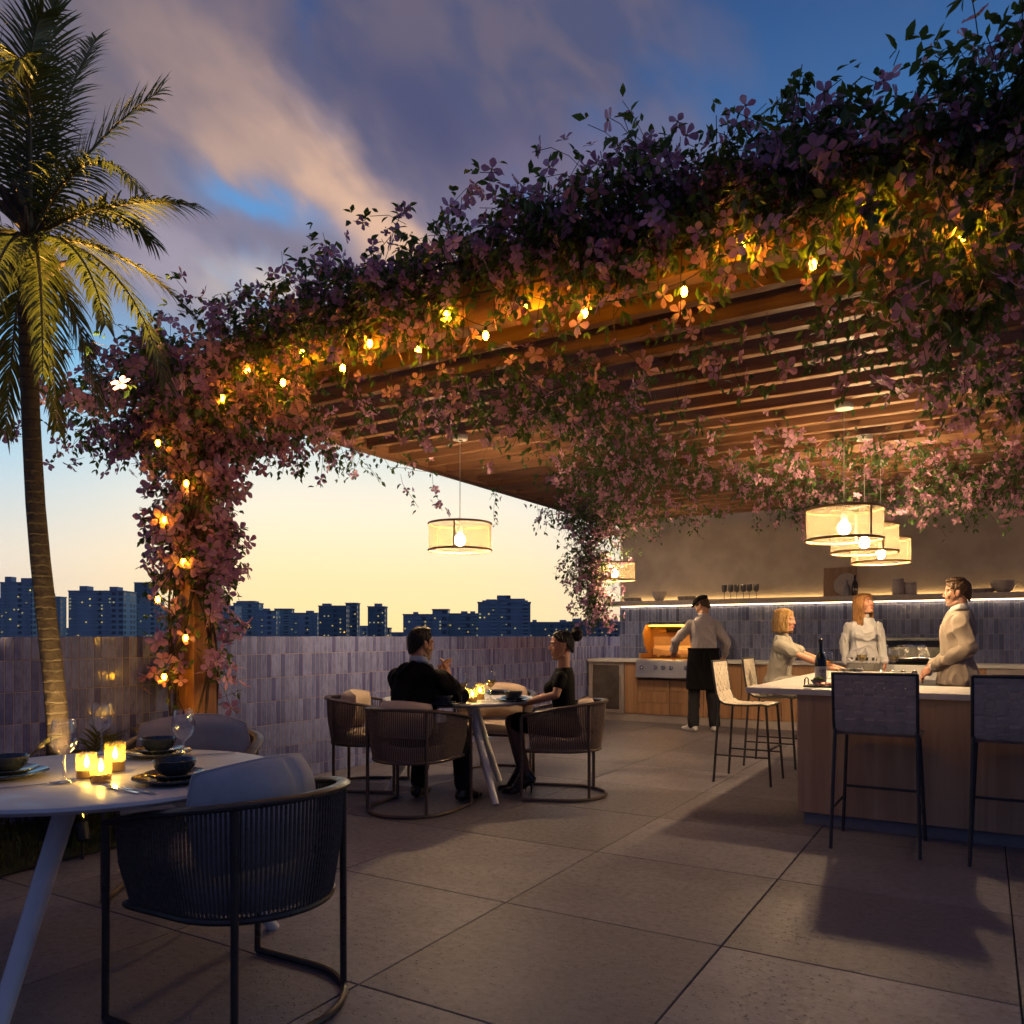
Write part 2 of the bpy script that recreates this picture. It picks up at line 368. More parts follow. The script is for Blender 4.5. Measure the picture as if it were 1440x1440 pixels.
# planting bed beside the left wall
mb = MB(); nx, ny = 14, 46; vs = []
for j in range(ny+1):
    for i in range(nx+1):
        f = i/nx; v = -2.6+6.95*j/ny; e = -4.34+.05*math.sin(v*1.7)
        u = -5.19+(e+5.19)*f; vs.append((u, v, .012+.10*math.sin(math.pi*min(1, f*.9+.1))*(1 if .03 < j/ny < .97 else .1)+rnd.uniform(-.012, .012)*(0 < i < nx)))
mb.add(vs, [(j*(nx+1)+i, j*(nx+1)+i+1, (j+1)*(nx+1)+i+1, (j+1)*(nx+1)+i) for j in range(ny) for i in range(nx)])
mb.obj('garden_bed', M_SOIL, kind='structure', rz=UVROT, smooth=True)
N = 5200; Ms = np.zeros((N, 3, 3)); Ls = np.zeros((N, 3))
for k in range(N):
    u = rnd.uniform(-5.15, -4.36); v = rnd.uniform(.2, 4.3); p = W(u, v, .03+.075*math.sin(math.pi*min(1, (u+5.19)/.85*.9+.1)))
    s = rnd.uniform(.5, 1.3); Mq = Matrix.Rotation(rnd.uniform(0, 6.28), 3, 'Z') @ Matrix.Rotation(rnd.uniform(-.6, .6), 3, 'X') @ Matrix.Scale(s, 3)
    Ms[k] = np.array(Mq); Ls[k] = p
link('ground_cover', batch([(-.004, 0, 0), (.004, 0, 0), (-.003, .012, .045), (.003, .012, .045), (0, .045, .075)], [(0, 1, 3, 2), (2, 3, 4)], Ms, Ls),
     leafmat('blade_green', (.012, .03, .008), (.03, .06, .015)), kind='stuff')
# the tiled parapet: local x runs back along the terrace (v), local y points left (-u)
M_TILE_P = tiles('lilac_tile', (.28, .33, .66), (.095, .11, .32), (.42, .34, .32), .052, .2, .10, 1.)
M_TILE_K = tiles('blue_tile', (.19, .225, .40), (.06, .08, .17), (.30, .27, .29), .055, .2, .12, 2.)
par = MB(); par.box2((-4., 5.2, -.02), (11.75, 5.36, 1.25))
po = par.obj('parapet_wall', M_TILE_P, rz=RZ+math.pi/2, label='low lilac tiled parapet wall along the left edge of the terrace', cat='wall', bevel=.004, bseg=1)
# kitchen wall
kw = thing('kitchen_wall', 'tall plaster wall with blue tile backsplash behind the outdoor kitchen', 'wall', (0, 0, 0), RZ)
MB().box2((-4.93, 11.62, -.02), (4.2, 11.86, 3.42)).obj('plaster', M_PLASTER, kw)
MB().box2((-4.932, 11.608, .90), (4.2, 11.619, 1.735)).obj('tile_backsplash', M_TILE_K, kw)
# low end wall between parapet corner and kitchen wall
MB().box2((-5.19, 11.62, -.02), (-4.935, 11.78, 1.248)).obj('end_wall', M_TILE_P, rz=RZ, label='short lilac tiled wall closing the corner beside the kitchen', cat='wall', bevel=.003, bseg=1)
M_LED = emit('warm_led', (1., .68, .35), 11.0)
sh = thing('wall_shelf', 'long floating stone shelf with warm light strips on the kitchen wall', 'shelf', (0, 0, 0), RZ)
MB().box2((-5.06, 11.30, 1.722), (4.2, 11.606, 1.79)).obj('board', M_SHELF, sh, bevel=.004)
MB().box2((-4.90, 11.575, 1.712), (4.18, 11.600, 1.720)).obj('light_strip', M_LED, sh)
MB().box2((-4.90, 11.585, 1.792), (4.18, 11.600, 1.798)).obj('light_strip', emit('warm_led_top', (1., .62, .22), 17.0), sh)
# counter run
kc = thing('kitchen_counter', 'long outdoor kitchen counter with oak fronts and pale stone top', 'counter', (0, 0, 0), RZ)
ct = MB(); ct.box2((-5.17, 10.90, .872), (-4.375, 11.606, .912)); ct.box2((-3.385, 10.90, .872), (-1.262, 11.606, .912)); ct.box2((-.448, 10.90, .872), (4.2, 11.606, .912))
ct.obj('countertop', M_STONE, kc, bevel=.004)
bd = MB(); bd.box2((-5.17, 10.97, .11), (4.2, 11.60, .62)); bd.box2((-5.17, 10.97, .62), (-4.375, 11.60, .871)); bd.box2((-3.385, 10.97, .62), (-1.262, 11.60, .871)); bd.box2((-.448, 10.97, .62), (4.2, 11.60, .871))
bd.obj('carcass', M_OAKK, kc)
MB().box2((-5.17, 10.955, 0), (4.2, 11.60, .108)).obj('plinth', M_SHELF, kc)
fr = MB()
for a in ((-5.16, -5.10), (-4.66, -4.58)): fr.box2((a[0], 10.935, .11), (a[1], 10.968, .87))
fr.box2((-5.10, 10.935, .11), (-4.66, 10.968, .16)); fr.box2((-5.10, 10.935, .82), (-4.66, 10.968, .87)); fr.obj('door_frame', M_SHELF, kc, bevel=.003)
dr = MB().box2((-5.095, 10.95, .165), (-4.665, 10.967, .815)).obj('door', basic('bronze_mesh', (.10, .085, .075), .5, .3, bump=.4, bs=600), kc, label='dark bronze louvred door')
MB().box2((-4.645, 10.915, .32), (-4.63, 10.949, .66)).obj('handle', M_SHELF, dr)
MB().box2((-4.57, 10.945, .115), (-4.385, 10.969, .868)).obj('panel', M_OAKK, kc, bevel=.002)
for i in range(2):
    for j, (z0, z1) in enumerate(((.115, .285), (.291, .455), (.461, .612))):
        a = -4.375+i*.497; MB().box2((a+.003, 10.945, z0), (a+.491, 10.969, z1)).obj('drawer', M_OAKK, kc, bevel=.002)
for a in np.arange(-3.38, -1.4, .53): MB().box2((a+.003, 10.945, .115), (a+.524, 10.969, .866)).obj('door', M_OAKK, kc, bevel=.002)
MB().box2((-1.257, 10.945, .115), (-.452, 10.969, .612)).obj('drawer', M_OAKK, kc, bevel=.002)
MB().box2((-.445, 10.945, .115), (.02, 10.969, .866)).obj('door', M_OAKK, kc, bevel=.002)
fr = MB()
fr.box2((.03, 10.935, .115), (.09, 10.968, .866)); fr.box2((.86, 10.935, .115), (.92, 10.968, .866)); fr.box2((.09, 10.935, .80), (.86, 10.968, .866)); fr.box2((.09, 10.935, .115), (.86, 10.968, .17))
fr.obj('door_frame', M_SHELF, kc, bevel=.003); MB().box2((.093, 10.95, .173), (.857, 10.967, .797)).obj('door', basic('bronze_mesh', ()), kc)
for a in np.arange(.93, 4.0, .8): MB().box2((a+.003, 10.945, .115), (a+.79, 10.969, .866)).obj('door', M_OAKK, kc, bevel=.002)
# open grill ------------------------------------------------------------------
def knob(par, u, v, z, r=.026):
    k = MB(); k.lathe([(r*1.25, 0), (r*1.25, .008), (r, .010), (r*.9, .034), (r*.6, .038)], 18); k.box((0, 0, .034), (.010, r*1.7, .014))
    Mx = Matrix.Rotation(R(90), 4, 'X'); k.v = [tuple(Mx @ Vector(p)+Vector((u, v, z))) for p in k.v]
    k.obj('knob', M_CHROME, par, smooth=True)
gr = thing('open_grill', 'steel gas grill with its lid open and lit orange inside, where the cook stands', 'grill', (0, 0, 0), RZ)
u0, u1 = -4.37, -3.39
pn = MB(); pn.loft([[(u, 10.86, .72), (u, 10.885, .91), (u, 11.0, .93), (u, 11.0, .645), (u, 10.865, .645), (u, 10.85, .66)] for u in (u0, u1)])
gpan = pn.obj('control_panel', M_STEEL, gr, bevel=.004)
for q in (.10, .31, .43, .55, .78, .90): knob(gpan, u0+.98*q, 10.862, .80)
fb = MB(); fb.box2((u0, 11.0, .64), (u0+.03, 11.56, 1.0)); fb.box2((u1-.03, 11.0, .64), (u1, 11.56, 1.0)); fb.box2((u0+.03, 11.0, .64), (u1-.03, 11.56, .78)); fb.box2((u0+.03, 11.52, .78), (u1-.03, 11.56, 1.0))
M_GLOWST = basic('orange_lit_steel', (.55, .36, .16), .45, .6, var=.06, rvar=.03)  # plain steel with the orange lamp glow put into its base colour
fb.obj('firebox', M_GLOWST, gr, bevel=.003)
gt = MB()
for u in np.linspace(u0+.05, u1-.05, 34): gt.tube([(u, 11.02, .935), (u, 11.50, .935)], .0045, 6)
gt.box2((u0+.03, 11.02, .92), (u1-.03, 11.035, .93)); gt.obj('grate', M_BLACKM, gr)
rk = MB()
for k in range(7): rk.tube([(u0+.08, 11.30+.03*k, 1.05), (u1-.08, 11.30+.03*k, 1.05)], .004, 6)
for u in (u0+.08, (u0+u1)/2, u1-.08): rk.tube([(u, 11.29, .99), (u, 11.29, 1.055), (u, 11.49, 1.055)], .005, 6)
rk.obj('warming_rack', M_STEEL, gr)
prof = [(11.53, 1.0), (11.55, 1.12), (11.53, 1.25), (11.47, 1.36), (11.36, 1.42), (11.24, 1.43)]
hd = MB(); n = len(prof); th = .018
inner = [(v-th*.8, z-th*.6) for v, z in prof]
for (a, b) in (((u0+.01), (u1-.01)),):
    ring = prof+inner[::-1]; hd.loft([[(a, v, z) for v, z in ring], [(b, v, z) for v, z in ring]])
for a in (u0+.011, u1-.029):
    ring = inner+[(11.17, 1.385), (11.10, 1.30), (11.16, 1.12), (11.30, 1.0)]
    hd.loft([[(a, v, z) for v, z in ring], [(a+.018, v, z) for v, z in ring]])
hd.obj('hood', M_GLOWST, gr)
MB().box((( u0+u1)/2, 11.415, 1.345), (.44, .012, .075), Matrix.Rotation(R(32), 3, 'X')).obj('vent', M_BLACK, gr)
MB().tube([(u0+.08, 11.24, 1.43), (u0+.08, 11.18, 1.455), (u0+.11, 11.165, 1.46), (u1-.11, 11.165, 1.46), (u1-.08, 11.18, 1.455), (u1-.08, 11.24, 1.43)], .009, 10).obj('handle', M_DARKMETAL, gr, smooth=True)
MB().box2((u0+.06, 11.25, 1.405), (u1-.06, 11.28, 1.413)).obj('hood_lamp', emit('grill_lamp', (1., .36, .02), 48.), gr)
em = MB()
for k in range(60): em.ell((rnd.uniform(u0+.1, u1-.1), rnd.uniform(11.2, 11.45), .80+rnd.uniform(-.01, .02)), (.02, .02, .012), seg=6, rings=4)
em.obj('lava_rocks', emit('ember', (1., .16, .02), 1.2), gr)
fd = []
for k, (q, v, sx) in enumerate(((.18, 11.15, .055), (.30, 11.22, .06), (.42, 11.12, .05), (.52, 11.26, .055))):
    m = MB(); m.ell((0, 0, .018), (sx, .035, .018), seg=14, rings=6)
    m.obj('grilled_food', basic('charred_meat', (.16, .055, .025), .6, var=.5, vs=40, bump=.6), smooth=True, loc=W(u0+.98*q, v, .941), rz=RZ+.4*k,
          label=('leftmost', 'second', 'third', 'rightmost')[k]+' of four browned pieces of meat on the open grill', cat='food', group='meat on the grill')
# closed grill
g2 = thing('closed_grill', 'black built-in grill with closed lid and steel handle, behind the standing drinkers', 'grill', (0, 0, 0), RZ)
u0, u1 = -1.255, -.455
hd = MB(); pr = [(10.90, .935), (10.895, 1.00), (10.92, 1.12), (11.0, 1.20), (11.1, 1.235), (11.50, 1.235), (11.55, 1.1), (11.55, .935)]
hd.loft([[(u, v, z) for v, z in pr] for u in (u0, u1)]); hd.obj('hood', M_BLACK, g2, bevel=.006)
pn = MB(); pn.loft([[(u, 10.88, .72), (u, 10.895, .90), (u, 11.0, .93), (u, 11.5, .93), (u, 11.5, .64), (u, 10.885, .64)] for u in (u0, u1)]); gpan2 = pn.obj('control_panel', M_STEEL, g2, bevel=.004)
MB().tube([(u0+.06, 10.895, .985), (u0+.06, 10.845, .985), (u1-.06, 10.845, .985), (u1-.06, 10.895, .985)], .013, 10).obj('handle', M_CHROME, g2, smooth=True)
bb = MB(); bb.box2((u0+.33, 10.925, 1.125), (u1-.15, 10.94, 1.145)); bb.obj('badge', M_CHROME, g2)
th = MB(); th.lathe([(.034, 0), (.034, .01), (.026, .014), (.02, .012)], 20); Mx = Matrix.Rotation(R(80), 4, 'X'); th.v = [tuple(Mx @ Vector(p)+Vector((u0+.20, 10.922, 1.12))) for p in th.v]; th.obj('thermometer', M_CHROME, g2, smooth=True)
for q in (.18, .34, .50, .66, .86): knob(gpan2, u0+.80*q, 10.888, .80)
# island bar (L-shaped)
ib = thing('bar_island', 'L-shaped oak bar island with pale stone top', 'bar', (0, 0, 0), RZ)
b = MB(); b.box2((-1.07, 5.52, .082), (3.0, 6.24, .862)); b.box2((-1.06, 6.24, .082), (-.66, 8.45, .862)); b.obj('body', M_OAK, ib, bevel=.002)
b = MB(); b.box2((-1.03, 5.55, 0), (2.97, 6.20, .08)); b.box2((-1.03, 6.20, 0), (-.70, 8.40, .08)); b.obj('plinth', M_CONC, ib)
L = [(-1.40, 5.47), (3.05, 5.47), (3.05, 6.29), (-.60, 6.29), (-.60, 8.55), (-1.40, 8.55)]
MB().prism(L, .864, .902).obj('countertop', M_STONE, ib, bevel=.004)
# pergola ---------------------------------------------------------------------
pg = thing('pergola', 'large warm timber slatted pergola over the terrace', 'pergola', (0, 0, 0), RZ)
for u in (-4.93, 3.0): MB().box2((u-.10, 3.68, 0), (u+.10, 3.88, 3.0)).obj('post', M_TIMBER_Z, pg, bevel=.006)
MB().box2((-5.45, 3.71, 3.002), (3.4, 3.85, 3.27)).obj('beam', M_TIMBER, pg, bevel=.005)
for u in (-5.02, 3.0): MB().box2((u-.07, 3.855, 3.002), (u+.07, 11.615, 3.26)).obj('beam', M_TIMBER_Y, pg, bevel=.005)
for u in (-1.8,): MB().box2((u-.06, 3.855, 3.10), (u+.06, 11.615, 3.30)).obj('beam', M_TIMBER_Y, pg)
MB().box2((-4.945, 7.75, 2.985), (2.925, 8.05, 3.09)).obj('beam', M_TIMBER, pg, bevel=.005)
v = 4.12
while v < 11.5:
    if not 7.68 < v < 8.12: MB().box2((-4.948, v-.035, 3.02), (2.928, v+.035, 3.155)).obj('slat', M_TIMBER, pg, bevel=.004, bseg=1)
    v += .315
# pendants --------------------------------------------------------------------
def shademat():
    m, t, p, o = newmat('woven_shade'); co = t.new('ShaderNodeTexCoord').outputs['Object']; s = t.sep(co)
    a = t.m('MULTIPLY', t.m('ARCTAN2', s[1], s[0]), 55.); w1 = t.m('SINE', a); w2 = t.m('SINE', t.m('MULTIPLY', s[2], 900.))
    hole = t.smooth(t.m('MAXIMUM', t.m('ABSOLUTE', w1), t.m('ABSOLUTE', w2)), .25, .65, .72, .26)
    n = t.noise(co, 90, 3, .6); c = t.mix(t.smooth(n, .3, .7), (.080, .063, .043), (.105, .085, .060))
    df = t.new('ShaderNodeBsdfDiffuse'); t.put(df.inputs[0], c); tl = t.new('ShaderNodeBsdfTranslucent'); t.put(tl.inputs[0], c)
    tr = t.new('ShaderNodeBsdfTransparent'); m1 = t.new('ShaderNodeMixShader'); m1.inputs[0].default_value = .5
    t.l.new(df.outputs[0], m1.inputs[1]); t.l.new(tl.outputs[0], m1.inputs[2])
    m2 = t.new('ShaderNodeMixShader'); t.put(m2.inputs[0], hole); t.l.new(m1.outputs[0], m2.inputs[1]); t.l.new(tr.outputs[0], m2.inputs[2])
    t.n.remove(p); t.l.new(m2.outputs[0], o.inputs[0]); return m
M_SHADE = shademat(); M_CANE = basic('cane_rim', (.26, .15, .07), .5, var=.2); M_BULB = emit('pendant_bulb', (1., .66, .33), 1250.)
M_WHITEMETAL = basic('white_metal', (.62, .58, .54), .5, var=.04)
def pendant(label, u, v, zb=1.985, zc=3.0):
    r, h = .272, .245
    t = thing('pendant_lamp', label, 'lamp', W(u, v, zb), rnd.uniform(0, 3), 'woven drum pendants under the pergola')
    s = MB(); k = 64
    s.loft([[(r*math.cos(2*math.pi*j/k), r*math.sin(2*math.pi*j/k), z) for j in range(k)] for z in (.012, h-.01)], caps=False); so = s.obj('lamp_shade', M_SHADE, t, smooth=True)
    for z in (.009, h-.007): MB().tube([(r*math.cos(2*math.pi*j/48), r*math.sin(2*math.pi*j/48), z) for j in range(48)], .0095, 6, closed=True).obj('rim', M_CANE, so, smooth=True)
    st = MB()
    for j in range(3): a = 2*math.pi*j/3; st.box((r*math.cos(a), r*math.sin(a), h/2), (.010, .014, h-.02), rotz(a)); st.tube([(0, 0, h-.012), (r*math.cos(a), r*math.sin(a), h-.012)], .004, 6)
    st.obj('strut', M_CANE, so)
    MB().lathe([(.0, .21), (.022, .21), (.022, .155), (.015, .15), (0, .15)][::-1], 14).obj('socket', M_WHITEMETAL, t, smooth=True)
    MB().ell((0, 0, .098), (.042, .042, .050), seg=16, rings=10).obj('bulb', M_BULB, t, smooth='all')
    MB().tube([(0, 0, .21), (0, 0, zc-zb-.03)], .0035, 6).obj('cord', M_WHITEMETAL, t)
    MB().lathe([(.062, zc-zb-.045), (.066, zc-zb-.04), (.066, zc-zb-.004), (.0, zc-zb-.002)], 24).obj('canopy', M_WHITEMETAL, t, smooth=True)
    return t
pendant('woven drum pendant hanging alone over the occupied dining table', -3.91, 5.68, 1.99)
pendant('largest and nearest of the three woven pendants in a row above the bar', -.90, 6.38, 1.965)
pendant('middle of the three woven pendants in a row above the bar', -.89, 7.48, 1.97)
pendant('smallest and farthest of the three woven pendants in a row above the bar', -.88, 8.65, 1.975)
pendant('distant woven pendant behind the hanging vine, beside the kitchen wall edge', -4.28, 9.9, 2.0)
# ================================================================== skyline
def bmat(name, wall, glass, fx, fz):
    m, t, p, o = newmat(name); co = t.new('ShaderNodeTexCoord').outputs['Object']; s = t.sep(co); gn = t.new('ShaderNodeNewGeometry'); nn = t.sep(gn.outputs['Normal'])
    hx = t.mix(t.smooth(t.m('ABSOLUTE', nn[0]), .5, .6), s[0], s[1])
    px = t.m('DIVIDE', hx, fx); pz = t.m('DIVIDE', s[2], fz); qx = t.m('FRACT', px); qz = t.m('FRACT', pz)
    wn = t.new('ShaderNodeTexWhiteNoise', noise_dimensions='2D'); t.put(wn.inputs['Vector'], t.comb(t.m('FLOOR', px), t.m('FLOOR', pz), 0))
    col = t.new('ShaderNodeTexWhiteNoise', noise_dimensions='1D'); t.put(col.inputs['W'], t.m('FLOOR', px))
    win = t.m('MULTIPLY', t.m('MULTIPLY', t.smooth(qx, .18, .22), t.smooth(qx, .78, .82, 1., 0.)), t.m('MULTIPLY', t.smooth(qz, .30, .36), t.smooth(qz, .86, .92, 1., 0.)))
    win = t.m('MULTIPLY', win, t.m('GREATER_THAN', col.outputs[0], .30)); win = t.m('MULTIPLY', win, t.smooth(t.m('ABSOLUTE', nn[2]), .4, .6, 1., 0.))
    wc = t.mix(t.noise(co, .03, 3), wall, tuple(Vector(wall)*.75))
    slab = t.smooth(qz, .12, .18, 1.25, 1.); wc = t.mix(1., wc, slab, 'MULTIPLY')
    t.put(p.inputs['Base Color'], t.mix(win, wc, glass)); t.put(p.inputs['Roughness'], t.mix(win, (.8,)*3, (.2,)*3)); return m
BM = [bmat('pale_facade', (.40, .54, .58), (.05, .075, .11), 6.5, 5.2), bmat('grey_facade', (.29, .42, .47), (.04, .065, .10), 7.4, 6.2), bmat('dark_facade', (.12, .21, .27), (.025, .04, .07), 5.6, 4.8)]
M_ROOFT = basic('roof_plant', (.30, .35, .42), .8)
M_LIT = [emit('lit_window', (1., .74, .20), .62), emit('lit_window_pale', (.95, .85, .36), .45)]
litmesh = []
for m in M_LIT:
    q = MB(); q.box((0, 0, 0), (1.1, .3, 1.0)); me = q.mesh('lit'); me.materials.append(m); litmesh.append(me)
GZ = -29.7
def building(px0, px1, py, D, kind, label, roofs=(), depth=None, lit=14, tiers=(), slabs=True, wings=()):
    ppm = FPX/D; w = (px1-px0)/ppm; cx = ((px0+px1)/2-720)/ppm; H = EYE+(HZN-py)/ppm-GZ; dep = depth or max(14, w*.55)
    ang = rnd.uniform(-.05, .05)
    t = thing('tower_block', label, 'building', (cx, D, GZ), ang, 'apartment towers on the skyline')
    b = MB(); b.box2((-w/2, 0, 0), (w/2, dep, H)); fo = b.obj('facade', BM[kind], t)
    for (a, c, up) in tiers:      # stepped upper block: fraction a..c of the width, up px above the roof
        q = MB(); q.box2((-w/2+w*a, dep*.1, H-.2), (-w/2+w*c, dep*.9, H+up/ppm)); q.obj('upper_storeys', BM[kind], t)
    r = MB().box2((-w/2-.5, -.5, H+.02), (w/2+.5, dep+.5, H+1.1)); r.obj('parapet', M_ROOFT, t)
    for (a, c, up) in roofs:
        q = MB(); q.box2((-w/2+w*a, dep*.25, H+1.1), (-w/2+w*c, dep*.7, H+1.1+up/ppm)); q.obj('roof_house', M_ROOFT, t)
    if slabs:
        s = MB(); z = max(3.1, math.floor((-GZ-14)/3.1)*3.1)
        while z < H-1:
            for k in range(max(1, int(w/9))):
                if (k*7+kind) % 3 != 1: x = -w/2+ (k+.5)*w/max(1, int(w/9)); s.box2((x-2.6, -1.5, z), (x+2.6, -.02, z+1.0))
            z += 3.1
        s.obj('balconies', BM[kind] if False else M_BALC, t)
    zlo = -GZ-4
    for k in range(lit):
        nx = max(2, int(w/3.6)); x = -w/2+(rnd.randrange(nx)+.5)*w/nx; z = GZ*0+zlo+3.1*rnd.randrange(1, max(2, int((H-zlo-2)/3.1)))
        q = bpy.data.objects.new('window', litmesh[rnd.random() < .5]); COL.objects.link(q); q.parent = fo; q.location = (x, -.35 if not slabs else -.3, z)
    return t
M_BALC = basic('balcony_slab', (.42, .56, .60), .8, var=.1)
B = [(-70, 0, 842, 900, 1, 'grey tower block at the very left end of the skyline', [(.3, .5, 4)]),
     (0, 46, 820, 760, 0, 'tall pale tower block left of the palm trunk', [(.05, .25, 8), (.55, .92, 6)]),
     (52, 84, 840, 930, 1, 'slim grey tower showing just to the right of the palm trunk', [(.2, .6, 5)]),
     (97, 173, 832, 740, 0, 'broad pale slab block with two roof houses between palm and post', [(.13, .27, 7), (.68, .82, 6)]),
     (173, 192, 851, 980, 2, 'small dark block tucked beside the broad pale slab', [(.2, .7, 3)]),
     (189, 214, 820, 1000, 2, 'narrow black tower rising above its neighbours left of the vine post', []),
     (196, 224, 841, 860, 0, 'pale stepped block in front of the narrow black tower', [(.3, .6, 4)]),
     (222, 284, 856, 900, 1, 'grey block seen through the vines of the post', [(.2, .4, 4)]),
     (282, 330, 853, 840, 0, 'pale balconied block just right of the vine post', [(.3, .7, 5)]),
     (328, 364, 849, 900, 1, 'grey stepped block with a raised crown, third right of the post', [(.15, .8, 3)]),
     (360, 388, 860, 800, 0, 'low pale block with flat roof, in the middle of the left cluster', [(.3, .6, 3)]),
     (386, 410, 857, 930, 1, 'slightly raised grey block between two low pale blocks', []),
     (408, 446, 863, 820, 0, 'low pale block at the right end of the left cluster', [(.55, .8, 3)]),
     (448, 487, 853, 760, 2, 'dark twin-topped tower standing right of the left cluster', [(.1, .4, 3)]),
     (486, 502, 849, 800, 2, 'dark narrow tower with slanted crown joined to the twin-topped one', []),
     (500, 518, 881, 990, 0, 'tiny pale block low on the horizon between two dark towers', []),
     (517, 541, 854, 760, 2, 'isolated dark slim tower with a rooftop dish', [(.35, .75, 4)]),
     (540, 548, 884, 780, 2, 'low dark annex attached to the isolated slim tower', []),
     (567, 612, 865, 720, 1, 'long grey slab block left of its raised lift tower', [(.3, .45, 3)]),
     (608, 630, 858, 716, 1, 'raised lift tower block in the middle of the long grey slab', []),
     (630, 674, 864, 724, 1, 'long grey slab block right of its raised lift tower', [(.4, .6, 3), (.7, .85, 3)]),
     (672, 746, 848, 690, 1, 'big balconied tower block with stepped crown above the seated couple', [(.15, .35, 4), (.62, .9, 5)]),
     (744, 800, 876, 800, 2, 'low dark slab with rows of lit windows behind the seated woman', [(.1, .2, 3), (.8, .95, 3)]),
     (798, 880, 875, 806, 2, 'low dark slab with lit windows reaching the kitchen wall edge', [(.1, .25, 4), (.5, .62, 4), (.75, .88, 4)]),
     (60, 110, 884, 1150, 1, 'low faint block on the horizon between palm trunk and broad slab', []),
     (548, 570, 890, 1100, 2, 'lowest dark roof on the horizon left of the long grey slab', []),
     (900, 990, 858, 900, 1, 'grey block hidden behind the kitchen wall', [(.3, .5, 4)])]
for i, b in enumerate(B):
    w = b[1]-b[0]
    tiers = ()
    if i == 21: tiers = ((.36, .62, 11), (.08, .95, 4))
    if i == 9: tiers = ((.1, .85, 4),)
    building(b[0], b[1], b[2], b[3], b[4], b[5], b[6], lit=max(4, min(34, int(w*.22*(895-b[2])/45)))+(6 if b[4] == 2 else 0), tiers=tiers, slabs=b[4] != 2 and w > 18)
# ================================================================== evening haze over the city
_m = bpy.data.materials.new('haze'); _m.use_nodes = True; _m.node_tree.nodes.clear(); _t = NT(_m.node_tree)
_o = _t.new('ShaderNodeOutputMaterial'); _v = _t.new('ShaderNodeVolumePrincipled'); _v.inputs['Color'].default_value = (.70, .88, 1, 1); _v.inputs['Density'].default_value = .00010
_t.l.new(_v.outputs[0], _o.inputs['Volume'])
MB().box2((-1500, -60, -32), (1500, 1300, 95)).obj('haze', _m, kind='stuff')
# ================================================================== palm
def frame_from(y, zhint):
    y = y.normalized(); x = y.cross(zhint)
    if x.length < 1e-5: x = y.orthogonal()
    x.normalize(); z = x.cross(y); return np.array((x, y, z)).T
M_FROND = leafmat('palm_green', (.050, .062, .012), (.15, .13, .025), .38, .3)
M_RACHIS = basic('frond_stem', (.16, .12, .04), .5, var=.3)
def palm_trunk_mat():
    m, t, p, o = newmat('palm_bark'); co = t.new('ShaderNodeTexCoord').outputs['Object']; s = t.sep(co)
    n = t.noise(co, 20, 4, .65); z = t.m('ADD', s[2], t.m('MULTIPLY', n, .03)); r = t.m('FRACT', t.m('DIVIDE', z, .062))
    ring = t.smooth(r, .0, .22, 0, 1)
    t.put(p.inputs['Base Color'], t.mix(ring, (.012, .009, .007), t.mix(n, (.040, .029, .020), (.085, .064, .044)))); p.inputs['Roughness'].default_value = .85
    b = t.new('ShaderNodeBump'); b.inputs['Strength'].default_value = .9; b.inputs['Distance'].default_value = .012
    t.put(b.inputs['Height'], t.m('ADD', ring, n)); t.l.new(b.outputs[0], p.inputs['Normal']); return m
def frond_mesh(path, wid, n=46, seed=0, droop=.55, lw=.018):
    """rachis plus feathered leaflets, as one frond; path: list of Vectors"""
    r = random.Random(seed); mb = MB(); m = len(path)
    mb.tube(path, [.012*(1-i/(m-1))+.0025 for i in range(m)], 6); nr = len(mb.f)
    for k in range(n):
        f = .10+.90*k/(n-1); q = f*(m-1); i = min(m-2, int(q)); p = path[i].lerp(path[i+1], q-i); t = (path[i+1]-path[i]).normalized()
        side = t.cross(Vector((0, 0, 1)))
        if side.length < .15: side = t.cross(Vector((.3, -1, 0)))
        side.normalize(); up = side.cross(t)
        L = wid*1.22*(min(1, .25+f*2.6)**.7)*(1.0-.45*f**2.2)
        for sg in (-1, 1):
            L2 = L*r.uniform(.82, 1.12); d = (side*sg*(.95-.45*f)+t*(.42+.55*f)+up*.22*r.uniform(.2, 1.4)+Vector((r.uniform(-.1, .1),)*3)).normalized()
            a = p.copy(); sgm = 4; w0 = lw*r.uniform(.8, 1.15); rows = []
            for j in range(sgm+1):
                g = j/sgm; w = w0*(.55+.9*g if g < .35 else 1.12*(1-g)**.75+.02)
                nx = d.cross(up); nx = nx.normalized() if nx.length > 1e-4 else side
                rows.append((a-nx*w*.5, a+up*(-.12*w), a+nx*w*.5))
                d = (d+Vector((0, 0, -1))*droop*r.uniform(.7, 1.3)*(.22+.4*g)).normalized(); a = a+d*(L2/sgm)
            mb.add([v for ro in rows for v in ro], [q for j in range(sgm) for q in ((3*j, 3*j+1, 3*j+4, 3*j+3), (3*j+1, 3*j+2, 3*j+5, 3*j+4))])
    me = mb.mesh('frond'); me.materials.append(M_RACHIS); me.materials.append(M_FROND)
    mi = np.ones(len(me.polygons), int); mi[:nr] = 0; me.polygons.foreach_set('material_index', mi.astype(np.int32)); return me
PY = 4.7
palm = thing('palm_tree', 'tall leaning palm tree with drooping fronds, lit from below, at the left edge', 'tree', at_y(85, 1191, PY))
pb = palm.location.copy()
tr = [at_y(x, y, PY)-pb for x, y in ((85, 1196), (84, 1100), (82, 1030), (76, 960), (67, 880), (57, 790), (50, 710), (45, 620), (41, 530), (39, 450), (40, 390), (42, 345))]
MB().tube(tr, [.092, .072, .062, .058, .056, .054, .052, .050, .049, .050, .058, .045], 20).obj('trunk', palm_trunk_mat(), palm, smooth=True)
cr = at_y(42, 335, PY)-pb
hs = MB()
